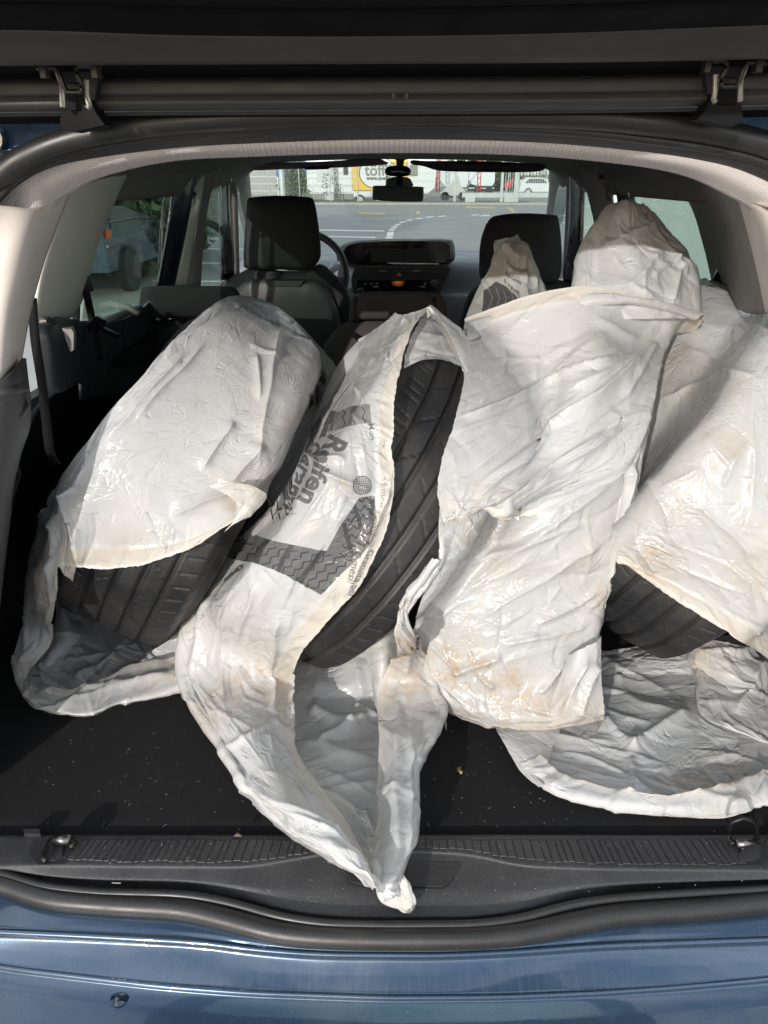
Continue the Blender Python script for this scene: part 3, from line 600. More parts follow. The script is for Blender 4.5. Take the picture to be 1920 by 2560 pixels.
# tailgate ------------------------------------------------------------
tg_x = (-420, 0, 480, 960, 1440, 1920, 2400)
dy = {-420: (16, -6), 0: (6, -16), 480: (2, -2), 960: (0, 0), 1440: (-3, -9), 1920: (-12, -28), 2400: (-25, -40)}
def tg(y, Y): return [PY(x, y + (dy[x][0] if y > 120 else dy[x][1]) , Y) for x in tg_x]
def tgs(name, prof, mat):
    A = np.array([tg(*p) for p in prof]); n = len(prof)
    W = np.array([[max(0, 1 - abs(t - k)) for k in range(n)] for t in np.linspace(0, n - 1, (n - 1) * 6 + 1)])
    return grid_mesh(name, .3 * resample(A, W.shape[0], 60) + .7 * np.einsum('ir,rck,jc->ijk', W, A, crmat(7, 60)), mat, car, solid=.004)
tgs('tailgate_panel', [(-240, .62), (-100, .70), (14, .795), (20, .815)], M['lid_dark'])
tgs('tailgate_panel', [(24, .80), (26, .797), (84, .835), (88, .85)], M['lid_dark'])
tgs('tailgate_spoiler', [(86, .842), (90, .838), (120, .85), (146, .862), (154, .88)], M['lid_grey'])
tgs('tailgate_recess', [(150, .90), (170, .93), (192, .955)], M['lid_dark'])
tgs('tailgate_flange', [(186, .955), (205, .945), (232, .945), (236, .96)], M['lid_grey'])
tgs('tailgate_seal', [(236, .952), (240, .945), (255, .942), (266, .948), (270, .965)], M['lid_grey'])
tgs('roof_gutter', [(268, .985), (274, .975), (284, .98), (300, 1.02)], M['lid_dark'])
tgs('roof_edge', [(276, .970), (284, .972)], M['lid_grey'])
mb = MB()
for a in (980, 1012): mb.slab([PY(a + p, q, .94) for p, q in ((0, 233), (8, 233), (8, 246), (0, 246))], (0, .01, 0))
mb.build('seal_clip', M['black_plastic'], car)
# the raised panel going back and up over the photographer
lidz = lambda Y: float(np.interp(Y, [-.02, .10, .25, .45, .68, .90], [2.16, 2.13, 2.05, 1.92, 1.765, 1.70]))
def lidp(name, x0, x1, Y0_, Y1_, mat, th):
    A = np.array([[(x, Y, lidz(Y)) for x in np.linspace(x0, x1, 4)] for Y in np.linspace(Y0_, Y1_, 8)]); return grid_mesh(name, resample(A, 16, 8), mat, car, solid=th)
lidp('tailgate_frame', -.70, .70, .90, .66, M['lid_dark'], .03); lidp('tailgate_frame', -.70, .70, .04, -.02, M['lid_dark'], .03)
lidp('tailgate_frame', -.70, -.60, .655, .045, M['lid_dark'], .03); lidp('tailgate_frame', .60, .70, .655, .045, M['lid_dark'], .03)
lidp('tailgate_window', -.598, .598, .655, .045, M['windscreen'], .004)
mb = MB(); mb.box(-.62, .62, -.30, -.02, 2.13, 2.19, .02); mb.build('tailgate_lower_panel', M['lid_dark'], car)
# hinges
def hinge(cx, oy, flip=1):
    X = lambda x: cx + (x - 192) * flip
    mb = MB(); mb.slab([PY(X(x), y + oy, .93) for x, y in ((155, 275), (150, 300), (152, 322), (180, 330), (262, 312), (252, 300), (238, 280), (228, 250), (222, 272), (200, 278), (170, 276))], (0, .03, 0)); mb.build('hinge_base', M['matte_black'], car)
    for pts in ([(136, 168), (142, 176), (150, 200), (156, 210), (157, 268)], [(217, 200), (219, 240), (223, 262), (218, 270)]):
        MB().tube([PY(X(x), y + oy, .915) for x, y in pts], .0032, 6, 1.0).build('hinge_arm', M['steel_edge'], car)
    MB().tube([PY(X(x), y + oy, .905) for x, y in ((250, 166), (198, 166), (190, 172), (192, 186), (204, 208), (206, 222), (200, 230), (168, 229), (160, 218), (150, 190), (140, 170), (92, 172))], .0028, 8).build('hinge_strap', M['steel_dark'], car)
    MB().slab([PY(X(x), y + oy, .935) for x, y in ((160, 232), (218, 232), (220, 268), (210, 276), (166, 275), (160, 266))], (0, .004, 0)).build('hinge_plate', M['matte_black'], car)
    MB().slab([PY(X(x), y + oy, .93) for x, y in ((130, 166), (250, 164), (236, 250), (224, 250), (216, 205), (158, 205), (140, 172))], (0, .02, 0)).build('hinge_housing', M['dark_cavity'], car)
    for bx in (112, 240):
        c = PY(X(bx), 180 + oy, .905); MB().tube([c + np.array((0, 0, .006)), c + np.array((0, 0, -.006))], [.0065, .0062], 6).build('hinge_bolt', M['steel_dark'], car)
        MB().tube([c + np.array((0, 0, .009)), c + np.array((0, 0, .006))], .010, 16).build('bolt_washer', M['steel_dark'], car)
hinge(192, 0); hinge(1815, -14, -1)
# seats ---------------------------------------------------------------
def pillow_mesh(outline, Y, th, mat, name, parent, rnd=.35, tilt=0.0):
    # rounded cushion with the given outline facing the camera and depth th
    C = smooth_curve(outline + [outline[0]], 64)[:-1]; c = C.mean(0); vs = []; fs = []; n = len(C)
    prof = [(.0, 0.0), (.55, .01), (.85, .04), (.96, .16), (1.0, .38), (1.0, .62), (.96, .84), (.85, .96), (0, 1)]
    for s, d in prof[1:-1]:
        for p in C:
            q = c + (p - c) * s; vs.append(PY(q[0], q[1], Y + th * d + tilt * (q[1] - c[1]) / 1000))
    m = len(prof) - 2
    for r in range(m - 1):
        for i in range(n): fs.append((r * n + i, r * n + (i + 1) % n, (r + 1) * n + (i + 1) % n, (r + 1) * n + i))
    vs.append(PY(c[0], c[1], Y - .004)); vs.append(PY(c[0], c[1], Y + th))
    fs += [(len(vs) - 2, (i + 1) % n, i) for i in range(n)] + [(len(vs) - 1, (m - 1) * n + i, (m - 1) * n + (i + 1) % n) for i in range(n)]
    return mesh(name, vs, fs, mat, parent, True)
def seat(kind): 
    o = bpy.data.objects.new(kind, None); COL.objects.link(o); o.parent = car; return o
s1 = seat('front_seat')
pillow_mesh([(618, 500), (630, 493), (700, 489), (770, 493), (786, 505), (796, 560), (802, 620), (798, 650), (770, 673), (700, 674), (620, 672), (609, 650), (612, 580)], 2.75, .12, M['black_fabric'], 'headrest', s1)
pillow_mesh([(540, 740), (560, 700), (600, 682), (640, 665), (700, 676), (760, 676), (800, 660), (830, 680), (870, 730), (880, 830), (860, 1000), (700, 1050), (560, 1000), (530, 850)], 2.8, .14, M['black_fabric'], 'seatback', s1)
pillow_mesh([(585, 730), (610, 702), (660, 697), (760, 698), (800, 704), (828, 735), (850, 800), (850, 900), (800, 1000), (600, 1000), (570, 900), (570, 800)], 2.77, .05, M['black_plastic'], 'back_panel', s1)
MB().slab([PY(x, y, 2.76) for x, y in ((660, 702), (760, 702), (748, 716), (672, 716))], (0, .02, 0)).build('back_grip', M['black_plastic'], s1)
s2 = seat('front_seat')
pillow_mesh([(1215, 560), (1236, 540), (1300, 533), (1380, 537), (1396, 548), (1404, 620), (1400, 690), (1370, 712), (1260, 712), (1204, 700), (1198, 650), (1202, 600)], 2.75, .12, M['black_fabric'], 'headrest', s2)
pillow_mesh([(1150, 800), (1175, 730), (1220, 706), (1300, 700), (1400, 700), (1470, 740), (1490, 800), (1480, 1000), (1300, 1050), (1160, 1000)], 2.8, .14, M['black_fabric'], 'seatback', s2)
def rear_seat(hr, sb, mat):
    s = seat('rear_seat'); pillow_mesh(hr, 2.15, .10, mat, 'headrest', s); 
    b = pillow_mesh(sb, 2.16, .12, mat, 'seatback', s)
    return s
s3 = rear_seat([(352, 730), (362, 718), (420, 714), (560, 716), (590, 722), (604, 750), (600, 785), (560, 795), (450, 796), (362, 793), (348, 770)], [(300, 840), (330, 812), (400, 800), (500, 798), (620, 800), (680, 830), (700, 950), (690, 1250), (500, 1300), (320, 1250), (290, 1000)], M['black_fabric'])
MB().tube([PY(384, 800, 2.14), PY(402, 798, 2.14)], .006, 8).build('headrest_sleeve', M['chrome'], s3, True)
for x in (380, 560): MB().tube([PY(x, 780, 2.2), PY(x, 830, 2.2)], .006, 8).build('headrest_post', M['steel_dark'], s3, True)
s4 = rear_seat([(888, 748), (900, 734), (960, 729), (1060, 731), (1082, 740), (1094, 762), (1092, 792), (1050, 800), (950, 800), (892, 798), (880, 775)], [(810, 860), (850, 815), (900, 800), (1000, 800), (1100, 806), (1160, 840), (1180, 950), (1170, 1250), (1000, 1300), (840, 1250), (810, 1000)], M['brown_fabric'])
pillow_mesh([(1085, 740), (1100, 735), (1115, 760), (1116, 800), (1095, 800), (1090, 770)], 2.16, .08, M['brown_fabric'], 'headrest_wing', s4)
pillow_mesh([(876, 752), (888, 738), (892, 770), (890, 800), (874, 800)], 2.16, .08, M['brown_fabric'], 'headrest_wing', s4)
s5 = rear_seat([(1350, 740), (1370, 728), (1440, 730), (1500, 735), (1560, 740), (1565, 780), (1500, 790), (1380, 786), (1352, 780)], [(1280, 850), (1320, 815), (1400, 800), (1550, 800), (1640, 830), (1660, 950), (1650, 1250), (1500, 1300), (1300, 1250), (1280, 1000)], M['brown_fabric'])
# dark boxes that close the cabin: footwell floor
mb = MB(); mb.box(-.76, .76, 2.2, 4.1, .40, .46); mb.box(-.80, .80, 2.24, 2.28, .46, .62); mb.build('cabin_floor', M['carpet'], car)
# dashboard -----------------------------------------------------------
def dashrow(py, Y, xs_): return [PY(x, py, Y) for x in xs_]
dxs = (560, 700, 850, 1003, 1150, 1300, 1440)
A = np.array([dashrow(628, 4.0, dxs), dashrow(640, 3.85, dxs), dashrow(668, 3.7, dxs), dashrow(735, 3.68, dxs), dashrow(745, 3.62, dxs), dashrow(860, 3.62, dxs)])
grid_mesh('dashboard', resample(A, 40, 30), M['dash_grey'], car, solid=.01)
hood = pillow_mesh([(842, 650), (842, 632), (852, 614), (880, 602), (940, 597), (1060, 596), (1118, 597), (1134, 606), (1138, 640), (1130, 655), (1100, 662), (900, 662), (862, 661)], 3.5, .25, M['black_plastic'], 'instrument_hood', car)
MB().slab([PY(x, y, 3.485) for x, y in ((866, 652), (858, 632), (868, 614), (900, 606), (960, 602), (1060, 602), (1112, 604), (1124, 614), (1126, 640), (1112, 656), (960, 658), (880, 658))], (0, .012, 0)).build('screen', M['black_gloss'], hood)
MB().slab([PY(x, y, 3.478) for x, y in ((928, 622), (1070, 622), (1070, 655), (928, 655))], (0, .004, 0)).build('screen_inset', M['dark_cavity'], hood)
MB().slab([PY(x, y, 3.47) for x, y in ((968, 657), (1096, 659), (1096, 661), (978, 660))], (0, .006, 0)).build('chrome_strip', M['caravan_white'], hood)
con = MB().slab([PY(x, y, 3.47) for x, y in ((890, 664), (1120, 664), (1126, 674), (1104, 724), (1098, 735), (884, 735), (878, 700), (882, 680))], (0, .12, 0)).build('centre_console', M['black_plastic'], car)
for y in (670, 681, 690): MB().slab([PY(a, b, 3.462) for a, b in ((905 if y < 675 else 888, y), (1112, y), (1110, y + 5), (902 if y < 675 else 886, y + 5))], (0, .01, 0)).build('vent_slot', M['dark_cavity'], con)
for x in (947, 1032): MB().slab([PY(a, b, 3.455) for a, b in ((x, 676), (x + 18, 676), (x + 18, 679), (x, 679))], (0, .01, 0)).build('vent_tab', M['chrome'], con)
MB().slab([PY(a, b, 3.455) for a, b in ((998, 681), (1004, 690), (992, 690))], (0, .01, 0)).build('hazard_button', M['amber_light'], con)
MB().slab([PY(a, b, 3.46) for a, b in ((896, 701), (1110, 699), (1100, 728), (890, 728))], (0, .006, 0)).build('radio_fascia', M['black_gloss'], con)
em, et = new_mat('display_glow'); ee = N(et, 'ShaderNodeEmission'); ee.inputs[0].default_value = (1, .30, .08, 1)
etc = et.nodes.new('ShaderNodeTexCoord'); eg = N(et, 'ShaderNodeTexGradient', gradient_type='SPHERICAL'); emp = N(et, 'ShaderNodeMapping'); et.links.new(etc.outputs['Object'], emp.inputs[0])
dc = PY(995, 706, 3.45); emp.inputs['Location'].default_value = (-dc[0] / .034, -dc[1] / .2, -dc[2] / .022); emp.inputs['Scale'].default_value = (1 / .034, 1 / .2, 1 / .022)
et.links.new(emp.outputs[0], eg.inputs[0]); et.links.new(math_node(et, 'MULTIPLY', eg.outputs[1], .16), ee.inputs[1]); et.links.new(ee.outputs[0], N(et, 'ShaderNodeOutputMaterial').inputs[0])
MB().slab([PY(a, b, 3.455) for a, b in ((975, 703), (1016, 703), (1016, 720), (975, 720))], (0, .004, 0)).build('radio_display', em, con)
for x, y, r in ((1085, 709, .014), (901, 728, .014)):
    c = PY(x, y, 3.45); ring = [c + np.array((math.cos(a) * r, 0, math.sin(a) * r)) for a in np.linspace(0, 2 * math.pi, 20)]
    MB().tube(ring, .0022, 6).build('knob_ring', M['chrome'], con, True)
    MB().tube([c + np.array((0, .004, 0)), c + np.array((0, -.01, 0))], r * .7, 16).build('knob', M['black_plastic'], con)
for x in (911, 925, 939, 1060): MB().slab([PY(a, b, 3.455) for a, b in ((x, 708), (x + 6, 708), (x + 6, 711), (x, 711))], (0, .004, 0)).build('button_mark', M['grey_trim'], con)
for x in (933, 1050): MB().slab([PY(a, b, 3.455) for a, b in ((x, 716), (x + 14, 716), (x + 14, 717.5), (x, 717.5))], (0, .004, 0)).build('button_mark', M['pale_lit_trim'], con)
# steering wheel
wc = np.array((-.42, 3.15, 1.17)); tl = math.radians(62); ring = []
for a in np.linspace(0, 2 * math.pi, 49): ring.append(wc + np.array((math.cos(a) * .185, -math.sin(a) * .185 * -math.cos(tl), math.sin(a) * .185 * math.sin(tl))))
wh = MB().tube(ring, .0155, 12, cap=False).build('steering_wheel', M['black_plastic'], car, True)
for a0, a1 in ((-.1, 0), (math.pi, math.pi + .1), (1.5 * math.pi, 1.5 * math.pi + .1)):
    MB().tube([wc, wc + .97 * np.array((math.cos(a0) * .185, math.sin(a0) * .185 * math.cos(tl), math.sin(a0) * .185 * math.sin(tl)))], [.03, .016], 8, .5).build('spoke', M['grey_trim'], wh, True)
MB().tube([wc + np.array((0, -.02, 0)), wc + np.array((0, .03, 0))], [.06, .07], 18).build('hub', M['black_plastic'], wh, True)
MB().tube([PY(864, 712, 3.3), PY(866, 735, 3.3)], .010, 8).build('wheel_accent', M['chrome'], wh, True)
# mirror, sensor, visors
mir = pillow_mesh([(932, 470), (938, 464), (1000, 465), (1054, 467), (1059, 474), (1058, 498), (1050, 504), (990, 504), (938, 500), (931, 494)], 2.95, .03, M['dash_grey'], 'rear_view_mirror', car)
mm, mt_ = new_mat('mirror_glass'); mg = N(mt_, 'ShaderNodeBsdfGlossy'); mg.inputs[0].default_value = (.6, .62, .62, 1); mg.inputs['Roughness'].default_value = .02; mt_.links.new(mg.outputs[0], N(mt_, 'ShaderNodeOutputMaterial').inputs[0])
MB().slab([PY(x, y, Y) for x, y, Y in ((936, 469, 2.945), (1054, 470, 2.93), (1054, 500, 2.925), (938, 497, 2.94))], (0, .003, 0)).build('mirror_face', mm, mir)
MB().tube([PY(1000, 400, 3.12), PY(1000, 430, 3.1), PY(998, 470, 2.98)], [.016, .014, .012], 10).build('mirror_stem', M['black_plastic'], mir, True)
pillow_mesh([(962, 424), (974, 415), (1010, 414), (1026, 422), (1026, 436), (1010, 441), (975, 440), (963, 434)], 3.0, .05, M['black_gloss'], 'sensor_pod', car)
pillow_mesh([(966, 448), (985, 442), (1020, 444), (1030, 455), (1028, 466), (970, 466), (964, 458)], 3.03, .05, M['grey_trim'], 'sensor_shroud', car)
MB().slab([PY(x, y, 3.08) for x, y in ((965, 378), (1040, 378), (1030, 392), (1012, 400), (1006, 412), (994, 412), (990, 400), (972, 392))], (0, .04, 0)).build('overhead_mount', M['black_plastic'], car)
v1 = pillow_mesh([(622, 416), (640, 408), (800, 404), (930, 396), (966, 404), (968, 410), (940, 414), (850, 419), (720, 423), (650, 426), (630, 424)], 3.05, .03, M['grey_trim'], 'sun_visor', car)
v2 = pillow_mesh([(1026, 402), (1036, 400), (1060, 402), (1200, 403), (1345, 409), (1362, 410), (1364, 418), (1350, 428), (1290, 431), (1180, 430), (1100, 427), (1060, 416), (1030, 411)], 3.0, .03, M['black_plastic'], 'sun_visor', car)
MB().slab([PY(x, y, 2.99) for x, y in ((1210, 424), (1300, 425), (1296, 429), (1214, 429))], (0, .004, 0)).build('visor_pad', M['dark_cavity'], v2)
MB().slab([PY(x, y, 3.04) for x, y in ((755, 418), (835, 414), (820, 423), (766, 425))], (0, .004, 0)).build('visor_pad', M['dark_cavity'], v1)
MB().slab([PY(x, y, 3.12) for x, y in ((596, 360), (1003, 355), (1410, 360), (1400, 398), (1200, 394), (1003, 392), (800, 398), (612, 412))], (0, .04, 0)).build('headliner_front', M['black_plastic'], car)
# ================================================================== TYRES
def unit(v): v = np.array(v, float); return v / np.linalg.norm(v)
def tyre(label, c, n, R=.345, W=.114, seed=1):
    n = unit(n); a = unit(np.cross(n, (0, 0, 1))); b = np.cross(a, n)
    th = thing('tyre', label, 'tyre', tuple(c), 'used car tyres in the boot')
    NT = 900
    # tread profile: axial position, radius
    ax = np.concatenate([np.linspace(-W, W, 75)])
    s = ax / W
    rad = R - .010 * s ** 2 - .028 * np.clip((np.abs(s) - .86) / .14, 0, 1) ** 2
    T = np.linspace(0, 2 * math.pi, NT + 1)
    TT, SS = np.meshgrid(T, s, indexing='ij'); r = np.broadcast_to(rad, TT.shape).copy()
    for g, wd in ((-.52, .045), (-.17, .05), (.18, .05), (.52, .042)):
        r -= .0090 * np.clip(1.5 - np.abs(SS - g) / wd * 1.5, 0, 1)
    def sipe(lo, hi, period, skew, wd, dep, ph=0, bend=0):
        x = (TT + skew * (SS - lo) + bend * np.sin((SS - lo) / (hi - lo) * math.pi)) / period + ph
        d = np.abs(x - np.round(x)) * period * R
        m = ((SS > lo) & (SS < hi)) * np.clip(1.6 - d / wd * 1.6, 0, 1)
        return m * dep
    r -= sipe(.60, .97, 2 * math.pi / 66, .10, .0016, .004)
    r -= sipe(-.97, -.60, 2 * math.pi / 66, -.10, .0016, .004, .3)
    r -= sipe(.60, .80, 2 * math.pi / 33, .06, .0022, .003, .25)
    r -= sipe(.24, .46, 2 * math.pi / 30, -.34, .0015, .004, .1)
    r -= sipe(-.46, -.24, 2 * math.pi / 30, .34, .0015, .004, .6)
    r -= sipe(-.11, .06, 2 * math.pi / 30, .30, .0015, .003, .4)
    r += .0006 * np.sin(TT * 23 + SS * 3)
    C_, S2 = np.cos(TT), np.sin(TT)
    pts = r[..., None] * (C_[..., None] * a + S2[..., None] * b) + (SS * W)[..., None] * n
    pts[-1] = pts[0]
    grid_mesh('tread', pts + np.array(c), M['tyre'], th)
    # sidewalls
    for sg in (-1, 1):
        pr = [(W, R - .038), (W * 1.05, R - .045), (W * 1.10, R - .052), (W * 1.11, R - .0525), (W * 1.13, R - .058), (W * 1.15, R - .075), (W * 1.16, R - .0752), (W * 1.14, R - .095), (W * 1.10, R - .108), (W * 1.0, R - .115), (W * .93, R - .120), (W * .7, R - .118)]
        t2 = np.linspace(0, 2 * math.pi, 97)
        A = np.array([[rr * (math.cos(t) * a + math.sin(t) * b) + sg * xx * n + np.array(c) for xx, rr in pr] for t in t2]); A[-1] = A[0]
        grid_mesh('sidewall', A if sg > 0 else A[:, ::-1], M['tyre_side'], th)
    return th
def tyre_mat(name, tread):
    m, t = new_mat(name)
    p = N(t, 'ShaderNodeBsdfPrincipled'); o = N(t, 'ShaderNodeOutputMaterial'); t.links.new(p.outputs[0], o.inputs[0])
    n1 = rng_map(t, noise(t, 7, 7, .7), .38, .7)
    c = mixc(t, n1, (.010, .0105, .012), (.026, .025, .025))
    c = mixc(t, math_node(t, 'MULTIPLY', rng_map(t, noise(t, 3.5, 4), .5, .72), .5), c, (.05, .043, .036))
    sp = rng_map(t, noise(t, 330, 1), .74, .78); c = mixc(t, math_node(t, 'MULTIPLY', sp, .5), c, (.35, .32, .28))
    t.links.new(c, p.inputs['Base Color']); t.links.new(rng_map(t, n1, 0, 1, .42, .7), p.inputs['Roughness'])
    t.links.new(bump(t, noise(t, 90, 5, .7), .35, .0012), p.inputs['Normal'])
    return m
M['tyre'] = tyre_mat('tyre_tread', 1); M['tyre_side'] = tyre_mat('tyre_sidewall', 0)
TA = dict(c=(-.45, 1.38, FLOOR + .36), n=(-.86, -.04, .50)); TB = dict(c=(-.08, 1.30, FLOOR + .36), n=(-.80, -.02, .60)); TD = dict(c=(.62, 1.30, FLOOR + .365), n=(-.80, .36, .47))
tyre('tyre in the leftmost white bag, tread showing at the bag mouth', TA['c'], TA['n'])
tyre('tyre in the printed middle bag, broad grooved tread facing the camera', TB['c'], TB['n'])
tyre('tyre in the rightmost bag, dark curved grooves showing under the sheet edge', TD['c'], TD['n'])
# ================================================================== SDF used to drape the film over what it covers
def sd_tyre(T, infl=.02, R=.345, W=.122):
    c = np.array(T['c']); n = unit(T['n'])
    def f(p):
        q = p - c; h = q @ n; r = np.linalg.norm(q - h * n); rd = .05
        dx = r - (R + infl - rd); dy = abs(h) - (W + infl - rd)
        return min(max(dx, dy), 0) + math.hypot(max(dx, 0), max(dy, 0)) - rd
    return f
def sd_ell(c, r):
    c = np.array(c); r = np.array(r)
    def f(p):
        k = np.linalg.norm((p - c) / r); return (k - 1) * r.min()
    return f
def sd_floor(p): return p[2] - FLOOR - .004
def smin(a, b, k=.06):
    h = max(k - abs(a - b), 0) / k; return min(a, b) - h * h * k * .25
def cast(px, py, sdfs, off=0.0):
    d = ray(px, py); ln = np.linalg.norm(d); d = d / ln; o = np.array((0, 0, CAMZ)); t = .5
    for _ in range(90):
        p = o + d * t; v = 9
        for f in sdfs: v = smin(v, f(p))
        if v < .0006: break
        t += max(v * .8, .0004)
        if t > 2.6: break
    t = min(t, 2.6) - off
    return o + d * t
# ---- value noise in numpy
_perm = np.random.RandomState(11).permutation(4096)
def gn(x, y, seed=0):
    xi = np.floor(x).astype(int); yi = np.floor(y).astype(int); xf = x - xi; yf = y - yi
    def g(ix, iy):
        h = _perm[(_perm[(ix + seed * 57) & 4095] + iy) & 4095]; an = h * (2 * math.pi / 4096); return np.cos(an), np.sin(an)
    u = xf * xf * xf * (xf * (xf * 6 - 15) + 10); v = yf * yf * yf * (yf * (yf * 6 - 15) + 10)
    def dot(ix, iy, dx, dy): a, b = g(ix, iy); return a * dx + b * dy
    n00 = dot(xi, yi, xf, yf); n10 = dot(xi + 1, yi, xf - 1, yf); n01 = dot(xi, yi + 1, xf, yf - 1); n11 = dot(xi + 1, yi + 1, xf - 1, yf - 1)
    return (n00 * (1 - u) + n10 * u) * (1 - v) + (n01 * (1 - u) + n11 * u) * v
def rid(x, y, seed):        # sharp valleys/ridges
    return 1 - np.minimum(1, np.abs(gn(x, y, seed)) * 3.2) ** .75
def crumple(U, V, seed, ang, stretch, amp):
    ca, sa = math.cos(ang), math.sin(ang)
    x = U * ca + V * sa; y = (-U * sa + V * ca)
    wx = gn(U * 6, V * 6, seed + 7) * .06; wy = gn(U * 6, V * 6, seed + 8) * .06
    x = x + wx; y = y + wy
    h = .0062 * gn(x * 5 / stretch, y * 5, seed) * 1.6
    h += 0.0012 * rid(x * 7 / stretch, y * 7, seed + 1)
    h += .0008 * rid(x * 13 / stretch, y * 15, seed + 2) * (.4 + .8 * np.abs(gn(U * 4, V * 4, seed + 20)) * 2)
    # many short straight creases, mostly along the main pull of the film
    rs = np.random.RandomState(seed * 13 + 1); nr, nc = U.shape; lu = U.max() - U.min(); lv = V.max() - V.min(); ru = lu / nc; rv = lv / nr
    u1 = U[0]; v1 = V[:, 0]
    for k in range(int(min(900, lu * lv * 1500))):
        cu, cv = u1[0] + rs.rand() * lu, v1[0] + rs.rand() * lv; big = rs.rand() < .4
        Lh = rs.uniform(.025, .10) if big else rs.uniform(.012, .035); an = ang + (rs.randn() * .38 if rs.rand() < .62 else rs.uniform(0, 3.14)); wd = rs.uniform(.004, .009) if big else rs.uniform(.003, .005)
        am = (rs.uniform(.0016, .0048) if big else rs.uniform(.0005, .0017)) * rs.choice((1, 1, -1))
        j0 = int(max(0, (cu - Lh - wd * 5 - u1[0]) / ru)); j1 = int(min(nc, (cu + Lh + wd * 5 - u1[0]) / ru + 1)); i0 = int(max(0, (cv - Lh - wd * 5 - v1[0]) / rv)); i1 = int(min(nr, (cv + Lh + wd * 5 - v1[0]) / rv + 1))
        if j1 - j0 < 2 or i1 - i0 < 2: continue
        du_ = U[i0:i1, j0:j1] - cu; dv_ = V[i0:i1, j0:j1] - cv; t = du_ * math.cos(an) + dv_ * math.sin(an); dd_ = -du_ * math.sin(an) + dv_ * math.cos(an) + t * t * rs.uniform(-4, 4)
        e = np.clip(1 - (t / Lh) ** 2, 0, 1); w2 = wd * rs.uniform(.25, 1)
        h[i0:i1, j0:j1] += am * e * np.where(dd_ > 0, np.exp(-dd_ / wd), np.exp(dd_ / w2))
    return h * amp
def hits(dd, T, infl, R=.345, W=.122):
    c = np.array(T['c']) - np.array((0, 0, CAMZ)); n = unit(T['n']); D_ = dd.reshape(-1, 3); out = np.full(len(D_), 9.0)
    proj = D_ @ c; near = np.linalg.norm(D_ * proj[:, None] - c, axis=1) < R + .08; D_ = D_[near]; t = np.full(len(D_), .45); rd = .045
    for _ in range(55):
        q = D_ * t[:, None] - c; h = q @ n; r = np.linalg.norm(q - h[:, None] * n, axis=1)
        dx = r - (R + infl - rd); dy = np.abs(h) - (W + infl - rd)
        v = np.minimum(np.maximum(dx, dy), 0) + np.hypot(np.maximum(dx, 0), np.maximum(dy, 0)) - rd
        t = t + np.clip(v, 0, 1) * .95
    out[near] = np.where(v < .004, t, 9.0)
    return out.reshape(dd.shape[:2])
